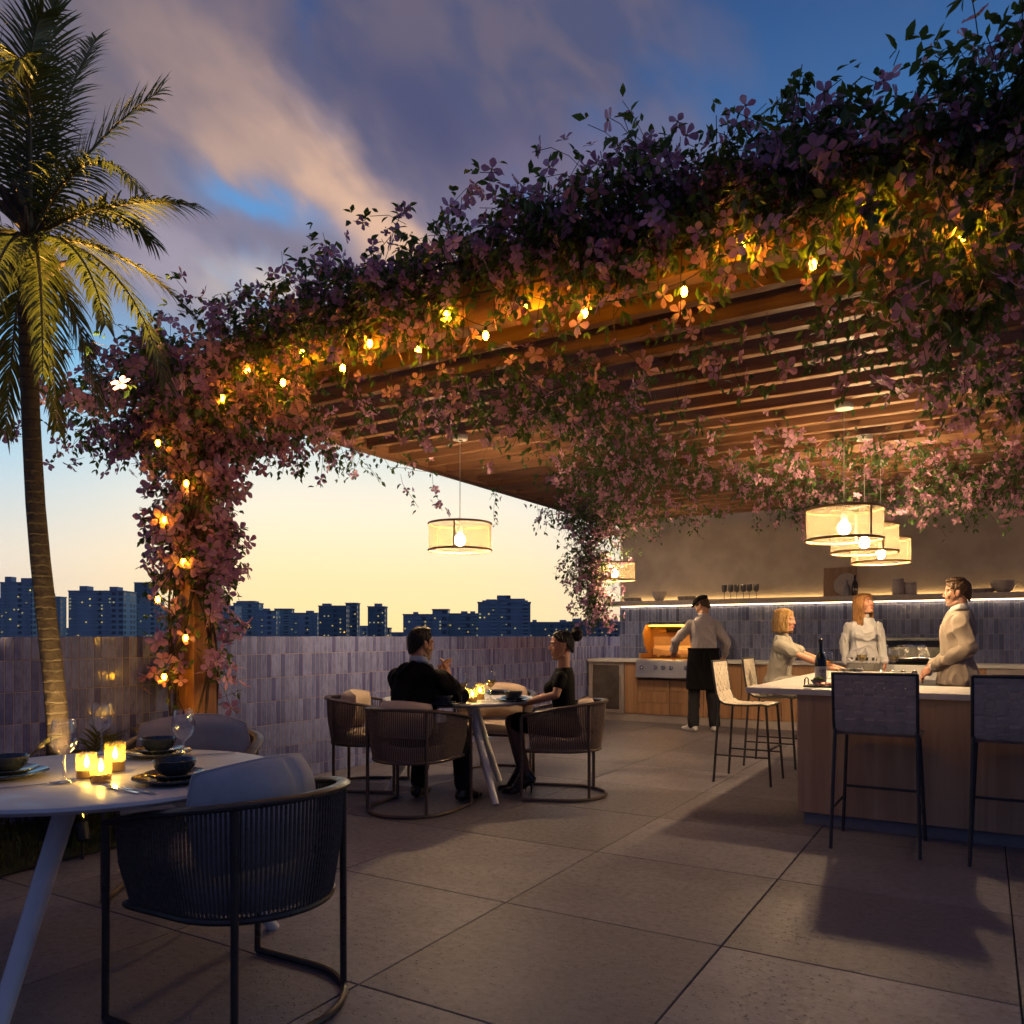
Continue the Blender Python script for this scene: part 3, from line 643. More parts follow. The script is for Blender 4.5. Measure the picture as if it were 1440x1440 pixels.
for k in range(26):
    a = k*2.4; z = rnd.uniform(-.28, .12); d = Vector((math.cos(a), math.sin(a), rnd.uniform(.5, 1.4))).normalized(); p0 = cr+Vector((0, 0, z))+d*.03
    hs.tube([p0, p0+d*.10, p0+d*.2+Vector((0, 0, .01))], [.028, .022, .008], 7, flat=(1.5, .6))
hs.obj('leaf_bases', basic('fibrous_sheath', (.13, .085, .045), .9, var=.5, vs=30, bump=.8), palm, smooth=True)
co = MB()
for a, z in ((.2, -.10), (1.3, -.12), (-1.0, -.09), (-.4, -.16), (2.6, -.1)): co.ell(cr+Vector((.11*math.cos(a-.6), .11*math.sin(a-.6), z)), (.04, .04, .05), seg=10, rings=7)
co.obj('coconuts', basic('coconut_husk', (.12, .085, .03), .6, var=.4), palm, smooth=True)
FR = [((60, 150), (78, -22), .15, .27, .30), ((48, 25), (18, 95), -.45, .24, .9), ((112, 205), (224, 128), .3, .24, .45), ((120, 165), (192, 262), -.45, .22, .9), ((150, 270), (272, 288), -.25, .23, .8),
      ((180, 325), (292, 468), .1, .22, .7), ((180, 335), (232, 535), -.4, .21, .8), ((120, 315), (148, 455), -.6, .18, .9), ((95, 375), (140, 565), .35, .22, .9), ((25, 385), (8, 600), .25, .24, .9),
      ((-40, 290), (-95, 440), -.2, .24, .8), ((-50, 225), (-160, 255), .1, .24, .7), ((-15, 130), (-95, 50), .3, .25, .5), ((0, 310), (-25, 470), -.65, .22, .9), ((-60, 370), (-125, 600), .35, .22, .9),
      ((70, 400), (80, 600), .65, .22, .9), ((20, 120), (-35, 0), -.15, .25, .5), ((85, 130), (135, 55), .75, .22, .5), ((30, 60), (60, 20), -.1, .26, .7), ((60, 330), (60, 520), -.5, .2, .95), ((140, 250), (215, 340), .6, .22, .8)]
for i, (c, tp, dy, wid, dr) in enumerate(FR):
    a = cr.copy(); c3 = at_y(c[0], c[1], PY+dy*.5)-pb; t3 = at_y(tp[0], tp[1], PY+dy)-pb
    path = [a*(1-s)**2+c3*2*s*(1-s)+t3*s*s for s in [k/13 for k in range(14)]]
    link('frond', frond_mesh(path, wid, 62, i, dr*.8), None, palm)
# garden spotlight at the palm's foot
def spot(px, py, Y, aim, label, power, size):
    p = at_y(px, py, Y); p.z = .06
    t = thing('garden_spotlight', label, 'lamp', p)
    MB().tube([(0, 0, -.06), (0, 0, .05)], .008, 8).obj('stake', M_BLACKM, t)
    d = (Vector(aim)-p).normalized(); q = d.to_track_quat('Z', 'Y'); Mx = q.to_matrix()
    b = MB(); b.lathe([(.0, -.05), (.03, -.045), (.036, .05), (.031, .05), (.028, .02), (0, .02)], 20); b.v = [tuple(Mx @ Vector(v)+Vector((0, 0, .09))) for v in b.v]; b.obj('housing', M_BLACKM, t, smooth=True)
    b = MB(); b.lathe([(.027, .024), (.0, .026)], 16); b.v = [tuple(Mx @ Vector(v)+Vector((0, 0, .09))) for v in b.v]; b.obj('lens', emit('spot_lens', (1, .66, .22), 8), t)
    l = bpy.data.lights.new('spot_light', 'SPOT'); l.energy = power; l.color = (1., .60, .20); l.spot_size = size; l.spot_blend = .6; l.shadow_soft_size = .025
    o = bpy.data.objects.new('spot_light', l); COL.objects.link(o); o.parent = t; o.location = Vector((0, 0, .09))+d*.06; o.rotation_euler = (-d).to_track_quat('Z', 'Y').to_euler()
spot(232, 1165, 4.35, at_y(84, 165, PY-.22), 'small black garden spotlight in the bed aimed up at the palm crown', 5000, R(18.5))
spot(116, 1150, 4.44, at_y(84, 1010, PY-.04), 'small black garden spotlight right at the foot of the palm trunk', 420, R(34))
# low fern-like palms in the bed
def small_palm(u, v, h, seed, label):
    r = random.Random(seed); t = thing('fern_palm', label, 'plant', W(u, v, .06), 0, 'low palms in the garden bed'); mb = None
    for k in range(11):
        a = k*2.4+r.uniform(-.3, .3); L = h*r.uniform(.7, 1.1); out = r.uniform(.35, .8)
        p1 = Vector((math.cos(a)*L*out*.45, math.sin(a)*L*out*.45, L*.75)); p2 = Vector((math.cos(a)*L*out, math.sin(a)*L*out, L*r.uniform(.55, .95)))
        path = [p1*2*s*(1-s)+p2*s*s for s in [q/9 for q in range(10)]]
        me = frond_mesh(path, h*.30, 18, seed*50+k, .35, .016); link('frond', me, None, t)
for a in ((-4.62, 3.35, .72, 1, 'fern-like palm right behind the candles, between palm trunk and vine post'), (-4.95, 3.0, .62, 2, 'fern-like palm against the tiled wall beside the palm trunk'), (-4.80, 2.25, .62, 3, 'fern-like palm left of the palm trunk'),
          (-4.55, 2.75, .38, 4, 'low fern-like palm under the front dining table'), (-4.6, 1.9, .5, 5, 'low fern-like palm at the far left edge below the table')): small_palm(*a)
# ================================================================== flowering vines
LEAFV = [(0, 0, 0), (-.24, .42, .03), (0, .45, -.06), (.24, .42, .03), (0, 1., -.16), (-.14, .75, -.02), (.14, .75, -.02)]
LEAFF = [(0, 2, 1), (0, 3, 2), (1, 2, 5), (2, 3, 6), (5, 2, 4), (2, 6, 4)]
def flower_template(np_=4, cup=.12, seed=0):
    r = random.Random(seed); V = []; F = []; pet = []
    for k in range(np_):
        a = 2*math.pi*k/np_+r.uniform(-.15, .15); c, s = math.cos(a), math.sin(a); L = r.uniform(.9, 1.1); cu = cup+r.uniform(-.12, .15)
        loc = [(.06, 0, .0), (.34, .23, cu*.6), (.40, 0, cu*.35), (.34, -.23, cu*.6), (.68, .34, cu*1.15), (.76, 0, cu*.8), (.68, -.34, cu*1.15), (1.02, .0, cu*.85), (.92, .18, cu), (.92, -.18, cu)]
        o = len(V); V += [((x*c-y*s)*L, (x*s+y*c)*L, z) for x, y, z in loc]
        fs = [(0, 2, 1), (0, 3, 2), (1, 2, 5, 4), (2, 3, 6, 5), (4, 5, 8), (5, 7, 8), (5, 6, 9), (5, 9, 7)]; F += [tuple(i+o for i in q) for q in fs]; pet += [0]*len(fs)
    o = len(V); n = 6
    V += [(.13*math.cos(6.283*k/n), .13*math.sin(6.283*k/n), .05) for k in range(n)]+[(.09*math.cos(6.283*k/n), .09*math.sin(6.283*k/n), .22) for k in range(n)]
    F += [(o+k, o+(k+1) % n, o+n+(k+1) % n, o+n+k) for k in range(n)]+[tuple(o+n+k for k in range(n))]; pet += [1]*(n+1)
    return V, F, pet
FT = [flower_template(4, .10, 1), flower_template(4, .28, 2), flower_template(5, .05, 3), flower_template(4, .5, 4)]
FMESH = []
for V_, F_, P_ in FT:
    me = bpy.data.meshes.new('flower'); me.from_pydata(V_, [], F_); me.materials.append(M_FLOWER); me.materials.append(M_STAMEN); me.polygons.foreach_set('material_index', np.array(P_, np.int32)); FMESH.append(me)
CAMP = Vector((0, 0, EYE))
def vine(label, shoots, group='flowering vines on the pergola', frate=.28, wraps=(), leaf=.052, fsize=.042, seed=0, lrate=1.0):
    r = random.Random(seed+100); t = thing('climbing_vine', label, 'vine', shoots[0][0]); org = Vector(t.location)
    st = MB(); LM, LL, FL = [], [], []
    for p0, d0, L, droop in shoots:
        p = Vector(p0); d = Vector(d0).normalized(); n = max(3, int(L/.045)); pts = [p.copy()]
        for k in range(n):
            d = (d+Vector((r.gauss(0, .16), r.gauss(0, .16), r.gauss(0, .14)-droop*.15))).normalized(); p = p+d*(L/n); pts.append(p.copy())
            if r.random() < .80*lrate:
                sd = d.orthogonal().normalized(); sd.rotate(Quaternion(d, r.uniform(0, 6.28)))
                pe = p+sd*r.uniform(.012, .04)
                for q in range(r.choice((1, 2, 3, 3))):
                    ld = (sd*.7+d*r.uniform(-.1, .7)+Vector((r.gauss(0, .45), r.gauss(0, .45), r.gauss(-.50, .35))))
                    s = leaf*r.uniform(.6, 1.35); LM.append(frame_from(ld, Vector((r.gauss(0, .5), r.gauss(0, .5), 1)))*s); LL.append(pe-org)
            if r.random() < frate*(.6+.8*k/n):
                sd = Vector((r.gauss(0, 1), r.gauss(0, 1), r.gauss(.1, .7))).normalized(); pe = p+sd*r.uniform(.03, .075)
                FL.append((pe, sd, fsize*r.choice((r.uniform(.6, 1.), r.uniform(.9, 1.4), r.uniform(.9, 1.4)))))
        if len(pts) > 3: st.tube([q-org for q in pts[::2]], .0018, 4, caps=False)
    for pts, rad in wraps: MB().tube([Vector(q)-org for q in pts], rad, 6, caps=False).obj('stem', M_STEM, t, smooth=True)
    st.obj('twigs', M_STEM, t, smooth=True, kind='stuff')
    link('leaves', batch(LEAFV, LEAFF, np.array(LM), np.array([tuple(q) for q in LL])), M_LEAF, t)
    def rank(f):
        dv = f[0]-CAMP; return -f[2]/dv.length*(1 if abs(dv.x) < .66*dv.y else .01)
    FL.sort(key=rank)
    rest = {0: ([], []), 1: ([], []), 2: ([], []), 3: ([], [])}
    for i, (p, n, s) in enumerate(FL):
        z = n; x = z.orthogonal().normalized(); x.rotate(Quaternion(z, r.uniform(0, 6.28))); y = z.cross(x); k = r.choice((0, 0, 1, 1, 2, 3))
        Mx = np.array((x, y, z)).T*s
        if i < 100:
            o = bpy.data.objects.new('flower', FMESH[k]); COL.objects.link(o); o.parent = t
            M4 = Matrix([[*Mx[a], (p-org)[a]] for a in range(3)]+[[0, 0, 0, 1]]); o.matrix_local = M4
        else: rest[k][0].append(Mx); rest[k][1].append(tuple(p-org))
    allm = [(k, m, l) for k in rest for m, l in zip(*rest[k])]
    if allm:
        # all small blossoms as one mesh (four shapes batched then merged)
        vs, fs, mi = [], [], []; off = 0
        for k in rest:
            if not rest[k][0]: continue
            V_, F_, P_ = FT[k]; A = np.einsum('nij,kj->nki', np.array(rest[k][0]), np.array(V_))+np.array(rest[k][1])[:, None, :]
            for q in range(len(A)):
                fs += [tuple(a+off for a in f) for f in F_]; off += len(V_)
            vs.append(A.reshape(-1, 3)); mi += P_*len(A)
        me = bpy.data.meshes.new('blossoms'); me.from_pydata(np.concatenate(vs).tolist(), [], fs)
        me.materials.append(M_FLOWER); me.materials.append(M_STAMEN); me.polygons.foreach_set('material_index', np.array(mi, np.int32))
        b = link('blossoms', me, None, t, kind='stuff')
    return t
def rv(s=1.): return Vector((rnd.gauss(0, s), rnd.gauss(0, s), rnd.gauss(0, s)))
fwd = Vector((-ST, -CT, 0)); left = Vector((-CT, ST, 0))
# 1 post vine: spirals up the left post
sh = []; pc = W(-4.93, 3.78)
def clump(z): return .5+.5*math.sin(z*5.1+1.)*math.sin(z*2.3)
for k in range(800):
    z = rnd.uniform(.25, 3.0) if k < 520 else rnd.uniform(1.6, 3.1); a = rnd.uniform(0, 6.28)
    if rnd.random() > .5+.5*clump(z)*(1 if z < 2.2 else 1.3): continue
    if z < 1.15 and rnd.random() < .6: continue
    o = Vector((math.cos(a), math.sin(a), 0)); p = pc+o*rnd.uniform(.11, .19)+Vector((0, 0, z))
    sh.append((p, o*.9+Vector((0, 0, rnd.uniform(-.5, .5)))+rv(.3), rnd.uniform(.07, .24)*(1 if z < 2.3 else 1.15), rnd.uniform(.3, 1.2)))
wr = []
for k in range(16):
    a0 = rnd.uniform(0, 6.28); tw = rnd.uniform(-2.2, 2.2); rr = rnd.uniform(.135, .185); zt = rnd.uniform(2.0, 3.05)
    wr.append(([pc+Vector((math.cos(a0+tw*s+.5*math.sin(s*9+k))*rr*(1+.10*math.sin(s*17+k)), math.sin(a0+tw*s+.5*math.sin(s*9+k))*rr*(1+.10*math.sin(s*13+k)), zt*s)) for s in [q/30 for q in range(31)]], rnd.uniform(.004, .011)))
vine('pink flowering vine wrapped around the left timber post', sh, frate=.40, wraps=wr, seed=1, leaf=.05, fsize=.056)
# 2 corner mass over the head of the post
sh = []
for k in range(900):
    u = rnd.gauss(-4.95, .40); v = rnd.gauss(3.85, .33); z = rnd.uniform(2.80, 3.28)-.15*abs(u+4.9)
    p = W(u, v, z); d = (p-W(-4.9, 3.9, 3.05)).normalized()+rv(.5)
    sh.append((p, d, rnd.uniform(.10, .30), rnd.uniform(.7, 1.4)))
for k in range(16):
    p = W(rnd.uniform(-6.0, -5.2), rnd.uniform(3.6, 4.1), rnd.uniform(2.75, 3.1)); sh.append((p, left+rv(.3), rnd.uniform(.2, .45), 1.1))
vine('dense mound of pink flowering vine over the left corner of the pergola', sh, frate=.34, seed=2, fsize=.050)
# 3/4 front beam
def beam_shoots(u0, u1, n, hang, top=.0, long=1.):
    s = []
    def cl(p, d, L):
        d = d.normalized(); u = to_uv(p)[0]; q = max(0, min(1, (u+4.2)/2.2)); T = 3.40+(.20-.14*max(0, min(1, (u+1.2)/1.5)))*q*q*(3-2*q)+.07*math.sin(u*3.1)+.05*math.sin(u*7.3+1)+rnd.uniform(-.06, .05)
        if p.z+d.z*L > T: L = max(.08, (T-p.z)/max(.05, d.z)) if d.z > .05 else L
        return (p, d, min(L, .40) if rnd.random() < .35 else min(L, .20), rnd.uniform(.7, 1.6))
    for k in range(n):
        u = rnd.uniform(u0, u1); h = .5+.5*math.sin(u*2.9+.7)*math.cos(u*1.3)
        v = rnd.gauss(3.80, .24); z = rnd.uniform(3.22, 3.34+.10*h+top)
        d = Vector((0, 0, rnd.uniform(.05, .95)))+fwd*rnd.uniform(-.3, .9)+rv(.4)
        s.append(cl(W(u, v, z), d, rnd.uniform(.12, .38)*long))
        if rnd.random() < hang:
            s.append((W(u, rnd.uniform(3.52, 3.72), rnd.uniform(3.10, 3.35)), fwd*.4+Vector((0, 0, -.6))+rv(.5), rnd.uniform(.1, .42), 1.2))
    return s
wb = [([W(u, 3.66+.05*math.sin(u*4+k), 3.22+.11*math.sin(u*1.7+k*2)) for u in np.linspace(-5.0, 1.8, 50)], .005+.002*k) for k in range(4)]
vine('long pink flowering vine sprawling along the left half of the front beam', beam_shoots(-4.55, -2.1, 900, .16, .0, .85), frate=.22, seed=3, wraps=wb)
sh = beam_shoots(-2.1, -.5, 1000, .22, .04, .85)
vine('shaded pink flowering vine over the front beam above the bar', sh, frate=.21, seed=4)
sh = beam_shoots(-.7, 1.9, 1300, .20, .04, .8)
for k in range(190):
    u = rnd.gauss(-.06, .26); sh.append((W(u, rnd.gauss(3.72, .20), rnd.uniform(2.75, 3.35)), fwd*.3+Vector((0, 0, -.5))+rv(.5), rnd.uniform(.10, .36), 1.3))
for k in range(80):
    u = rnd.gauss(-.10, .13); sh.append((W(u, rnd.gauss(3.74, .12), rnd.uniform(2.55, 2.9)), Vector((0, 0, -1))+rv(.45), rnd.uniform(.08, .24), 1.3))
vine('darkest heavy vine mass with a hanging clump at the upper right corner', sh, frate=.19, seed=5, leaf=.058)
# 5 under the slats
def under(spine, n, rad, lo=2.86, hi=3.02, hang=.3, seedr=0):
    s = []
    for k in range(n):
        q = rnd.random()*(len(spine)-1); i = min(len(spine)-2, int(q)); f = q-i
        u = spine[i][0]*(1-f)+spine[i+1][0]*f+rnd.gauss(0, rad*.55); v = spine[i][1]*(1-f)+spine[i+1][1]*f+rnd.gauss(0, rad*.55)
        d = Vector((rnd.gauss(0, 1), rnd.gauss(0, 1), rnd.uniform(-.9, .1))); s.append((W(u, v, rnd.uniform(lo, hi)), d, rnd.uniform(.12, .34)+(.22 if rnd.random() < hang*.3 else 0), rnd.uniform(.3, 1.1)))
    return s
vine('pink flowering vine hanging thickly under the slats in front of the lone pendant', under([(-2.7, 4.3), (-2.5, 5.2), (-2.6, 6.4), (-3.0, 7.2)], 300, .62), frate=.18, seed=6, fsize=.04)
sh = under([(-3.9, 4.2), (-3.3, 4.6), (-2.4, 4.4), (-1.4, 4.5)], 105, .35, 2.84, 3.0, .5)+under([(-1.5, 4.4), (-.5, 4.6), (.4, 4.8)], 50, .35, 2.84, 3.0, .6)
vine('loose strands of pink flowering vine dropping over the front slats', sh, frate=.22, seed=16, fsize=.045)
vine('pink flowering vine under the slats running back to the far left corner', under([(-3.2, 7.2), (-3.9, 8.6), (-4.4, 9.8), (-3.2, 10.4)], 360, .62), frate=.20, seed=7, fsize=.042)
vine('thin pink flowering vine strung under the slats toward the kitchen wall', under([(-2.8, 7.6), (-1.9, 9.0), (-1.0, 9.8), (-2.2, 10.8)], 270, .6), frate=.20, seed=8, fsize=.042)
vine('pink flowering vine trailing under the slats behind the three pendants', under([(-1.8, 7.0), (-.9, 7.4), (.1, 8.0), (1.2, 8.6)], 170, .5, 2.78, 3.0), frate=.24, seed=9, fsize=.045)
sh = under([(-.5, 9.3), (.1, 9.0), (.9, 9.0)], 240, .5, 2.60, 2.98, .5)
vine('bushy pink flowering vine clump hanging against the plaster at far right', sh, frate=.26, seed=10, fsize=.045)
sh = under([(-.2, 5.6), (.3, 5.8), (1.0, 6.2)], 130, .40, 2.75, 3.0, .6)
vine('pink flowering vine clump under the slats at the right edge of the view', sh, frate=.26, seed=11, fsize=.045)
# hanging column at the far left corner
sh = []
for k in range(460):
    z = 3.0-1.5*abs(rnd.random()**1.3); f = (3.0-z)/1.5; rad = .42*(1-f)+.16*f
    p = W(-4.5+rnd.gauss(0, rad*.6), 9.7+rnd.gauss(0, rad*.6), z); sh.append((p, rv(.7)+Vector((0, 0, -.4)), rnd.uniform(.10, .34), 1.1))
wr = [([W(-4.5+rnd.uniform(-.16, .16)+.03*math.sin(q+k), 9.7+rnd.uniform(-.02, .02)+.05*math.cos(k), 3.0-1.42*q/14) for q in range(15)], .005) for k in range(16)]
vine('long column of pink flowering vine hanging down at the far left corner', sh, frate=.27, seed=12, wraps=wr, fsize=.045)
# fringe along the left edge beam and loose tendrils
sh = []
for k in range(75):
    v = 3.9+2.4*rnd.random()**1.2; sh.append((W(-5.02+rnd.gauss(0, .10), v, rnd.uniform(2.85, 3.3)), Vector((0, 0, -1))*.6+rv(.5), rnd.uniform(.10, .40), 1.2))
for k, v in enumerate((4.5, 4.8, 5.1, 5.6, 8.0, 9.0)): sh.append((W(-4.98, v, 3.0), Vector((0, 0, -1)), rnd.uniform(.35, .55), 1.))
vine('fringe of pink flowering vine dangling from the left side beam', sh, frate=.25, seed=13)
sh = [(W(-4.2, 5.6, 3.0), Vector((.18, -.1, -1)), .95, .1), (W(-4.9, 6.6, 2.98), Vector((.1, 0, -1)), .5, .2), (W(-3.3, 6.3, 2.98), Vector((.2, 0, -1)), .5, .2), (W(-2.0, 9.8, 2.95), Vector((.1, 0, -1)), .6, .2), (W(-1.0, 10.2, 2.95), Vector((.1, 0, -1)), .5, .2)]
vine('loose vine tendrils dangling beside the lone pendant', sh, frate=.3, seed=14, lrate=.5)
# leafy mat lying on top of the slats
sh = []
for k in range(900):
    u = rnd.uniform(-3.6, 2.2); v = rnd.uniform(4.1, 11.2)
    if u < -1.9 and v < 6.2: continue
    sh.append((W(u, v, rnd.uniform(3.22, 3.36)), Vector((rnd.gauss(0, 1), rnd.gauss(0, 1), rnd.uniform(-.1, .4))), rnd.uniform(.2, .5), .6))
vine('wide leafy vine mat lying on top of the pergola slats', sh, frate=.10, seed=15, leaf=.075)
# string lights ---------------------------------------------------------------
M_FAIRY = emit('fairy_bulb', (1., .46, .012), 185.)
def string_light(label, pts, sag=.05, mat=None):
    t = thing('string_light', label, 'string light', pts[0]); org = Vector(pts[0]); path = []
    for a, b in zip(pts[:-1], pts[1:]):
        for k in range(6): f = k/6; path.append(Vector(a).lerp(Vector(b), f)-org-Vector((0, 0, sag*4*f*(1-f)*(Vector(a)-Vector(b)).length))+Vector((0, 0, .05)))
    path.append(Vector(pts[-1])-org+Vector((0, 0, .05)))
    MB().tube(path, .0025, 5).obj('cord', M_BLACKM, t)
    for p in pts:
        q = Vector(p)-org; o = MB().ell((0, 0, 0), (.016, .016, .024), seg=10, rings=7).obj('bulb', mat or M_FAIRY, t, smooth='all'); o.location = q
        s = MB().lathe([(.008, .020), (.009, .045), (.004, .05)], 8).obj('socket', M_BLACKM, t); s.parent = o
zig = [(313, 560), (348, 521), (398, 538), (425, 497), (482, 518), (520, 483), (588, 493), (628, 443), (683, 472), (741, 428), (822, 440), (962, 410), (1043, 348), (1143, 372), (1225, 300), (1355, 330)]
string_light('string of warm bulbs zigzagging along the front beam among the vines', [at_v(x, y, 3.63) for x, y in zig])
pz = [(222, 623, 5.50), (262, 680, 5.46), (231, 731, 5.5), (258, 790, 5.47), (222, 843, 5.50), (261, 897, 5.47), (231, 952, 5.5), (258, 1010, 5.46)]
string_light('string of warm bulbs wound up the vine-covered post', [at_y(*q) for q in pz], .0, emit('fairy_bulb_dim', (1., .46, .012), 80.))
# ================================================================== dining tables and armchairs
def dining_table(label, p, feet):
    t = thing('dining_table', label, 'table', (p[0], p[1], 0), 0, 'round white dining tables')
    MB().lathe([(.0, .716), (.56, .716), (.605, .725), (.62, .738), (.615, .748), (.60, .751), (.0, .751)], 72).obj('tabletop', M_TABLE, t, smooth=True)
    for f in feet:
        d = Vector((f[0]-p[0], f[1]-p[1], 0)); MB().tube([d*.32+Vector((0, 0, .715)), d+Vector((0, 0, .0))], [.036, .026], 16).obj('leg', M_TLEG, t, smooth=True)
    return t
T1 = Vector((-1.50, 2.90)); T2 = Vector((-.43, 6.45))
dining_table('round white dining table set for guests, at the front left', T1, [(-1.02, 3.39), (-2.04, 3.36), (-1.50, 2.24)])
dining_table('round white dining table where the couple sits', T2, [(-.12, 5.88), (-.11, 6.85), (-1.0, 6.35)])
def curve(k, n=40, r=.30, fy=.28):
    """plan of the armchair shell: straight arms, round back; local +Y is the front"""
    pts = []; L1 = fy; La = math.pi*r; tot = 2*L1+La
    for i in range(n+1):
        s = tot*i/n
        if s < L1: pts.append((r, fy-s))
        elif s < L1+La: a = (s-L1)/r; pts.append((r*math.cos(a), -r*math.sin(a)))
        else: pts.append((-r, s-L1-La))
    return [(x*k, y*k) for x, y in pts]
def armchair(name, label, loc, rz, met, rope, cush):
    t = thing(name, label, 'chair', loc, rz, 'rope-backed dining armchairs'); N = 64
    c = curve(1.0, N)
    def rz_(i): q = abs(i/N-.5)*2; return .745-.10*(q**2.2)
    MB().tube([(x*1.06, y*1.06+.0, rz_(i)) for i, (x, y) in enumerate(c)], .017, 10, flat=(.75, 1.5), up=(0, 0, 1)).obj('top_rail', met, t, smooth=True)
    def ring(x, y): return (x*.93, y*.93, .375)
    MB().tube([ring(x, y) for x, y in c]+[ring(*c[0])], .013, 8, up=(0, 0, 1)).obj('seat_rail', met, t, smooth=True)
    rp = MB(); cc = curve(1.0, 106)
    for i in range(3, 104):
        x, y = cc[i]; q = i/106; z = .745-.10*((abs(q-.5)*2)**2.2)
        rp.tube([(x*1.055, y*1.055, z-.012), (x*1.03, y*1.03, (z+.38)/2), (x*.935, y*.935, .38)], .0046, 5, caps=False)
    rp.obj('rope_back', rope, t, smooth=True)
    MB().tube([(x*1.07, y*1.07, .014) for x, y in c], .013, 8, up=(0, 0, 1)).obj('base_rail', met, t, smooth=True)
    for q in (0., .33, .67, 1.):
        i = int(round(q*N)); x, y = c[i]; MB().tube([(x*1.07, y*1.07, .01), (x*1.065, y*1.065, rz_(i)-.01)], .0125, 10).obj('leg', met, t, smooth=True)
    MB().tube([(-.28, .262, .375), (.28, .262, .375)], .012, 8).obj('cross_bar', met, t)
    s = MB(); pl = curve(.87, 36); s.loft([[Vector((x*k, y*k+.0, z)) for x, y in pl] for k, z in ((.94, .385), (1.0, .395), (1.02, .42), (1.0, .452), (.93, .468))])
    s.obj('seat_cushion', cush, t, smooth=True, bevel=0); return t
def pillow(label, loc, rz, w, h, d, mat, tilt=-.25, group='back cushions on the armchairs', crease=0., bend=1.9):
    n, m = 26, 18; vs = []; fs = []; sd = rnd.uniform(0, 9)
    for s in (1, -1):
        for j in range(m+1):
            for i in range(n+1):
                x = -1+2*i/n; z = -1+2*j/m; e = max(0, (1-abs(x)**2.6)*(1-abs(z)**2.6))**.55
                kx = (1-.22*z*z)**.5*1.03-.03*(1-z*z)*(abs(x)**3); kz = (1-.22*x*x)**.5*1.03-.05*(1-x*x)*(abs(z)**3)
                y = bend*(x*kx*w/2)**2+s*e*d/2*(1+.07*math.sin(5*x+sd+2*z)+.05*math.sin(9*z+sd)-crease*math.exp(-((x-.15)/.05)**2)*max(0, z)); vs.append((x*kx*w/2, y, z*kz*h/2))
    K = (m+1)*(n+1)
    for b in (0, K):
        for j in range(m):
            for i in range(n):
                a = b+j*(n+1)+i; q = (a, a+1, a+n+2, a+n+1); fs.append(q if b else q[::-1])
    mb = MB(); mb.add(vs, fs); Mx = Matrix.Rotation(tilt, 3, 'X'); mb.v = [tuple(Mx @ Vector(v)) for v in mb.v]
    o = mb.obj('back_cushion', mat, smooth='all', loc=loc, rz=rz, label=label, cat='cushion', group=group)
    edge = [(-1+2*i/20, -1) for i in range(20)]+[(1, -1+2*i/20) for i in range(20)]+[(1-2*i/20, 1) for i in range(20)]+[(-1, 1-2*i/20) for i in range(20)]
    pe = []
    for x, z in edge: kx = (1-.22*z*z)**.5*1.03; kz = (1-.22*x*x)**.5*1.03; kx -= .03*(1-z*z)*(abs(x)**3); kz -= .05*(1-x*x)*(abs(z)**3); pe.append(Mx @ Vector((x*kx*w/2, bend*(x*kx*w/2)**2, z*kz*h/2)))
    MB().tube(pe, .0042, 6, closed=True).obj('piping', mat, o, smooth=True); return o
def chair_set(label, c, f, met=M_CHAIRMETAL, rope=M_ROPE, cush=M_CUSH, pl=None, pw=.46, ph=.30, pd=.15, back=.20, zz=.615, crease=0., tilt=-.2):
    rz = face_rz(*f); armchair('armchair', label, (c[0], c[1], 0), rz, met, rope, cush)
    if pl:
        q = Vector(f).normalized(); pillow(pl, (c[0]-q.x*back, c[1]-q.y*back, zz), rz, pw, ph, pd, cush, tilt=tilt, crease=crease)
chair_set('dark rope armchair with grey cushion seen from behind, at the front table', (-.90, 2.70), (-.873, .488), M_CHAIRMETAL_SHADED, M_ROPE_SHADED, M_CUSHG, 'pale grey cushion with a crease in the nearest dark armchair', .52, .35, .14, .15, .68, .6)
chair_set('empty rope armchair on the far side of the front table', (-1.62, 4.02), (.12, -1), pl='wide sand cushion in the chair behind the front table', pw=.56, ph=.36, back=.17, zz=.67)
chair_set('rope armchair with the suited man in it', (-.72, 5.72), (.42, .91), pl='narrow sand cushion behind the suited man', pw=.46, ph=.26, pd=.11, back=.195, zz=.67)
chair_set('rope armchair with the woman in the black dress in it', (.42, 6.27), (-.98, .17), pl='sand cushion behind the woman in the black dress', pw=.38, ph=.26, pd=.11, back=.20, zz=.65)
chair_set('empty rope armchair at the back of the couple\'s table, beside the wall', (-.12, 7.28), (-.28, -.95), pl='sand cushion lit by candles in the empty chair facing the viewer', pw=.56, ph=.34, back=.16, zz=.655)
chair_set('empty rope armchair half hidden behind the suited man', (-1.22, 6.62), (.97, -.05), pl='sand cushion in the chair half hidden behind the suited man', pw=.52, ph=.32, back=.16, zz=.65)
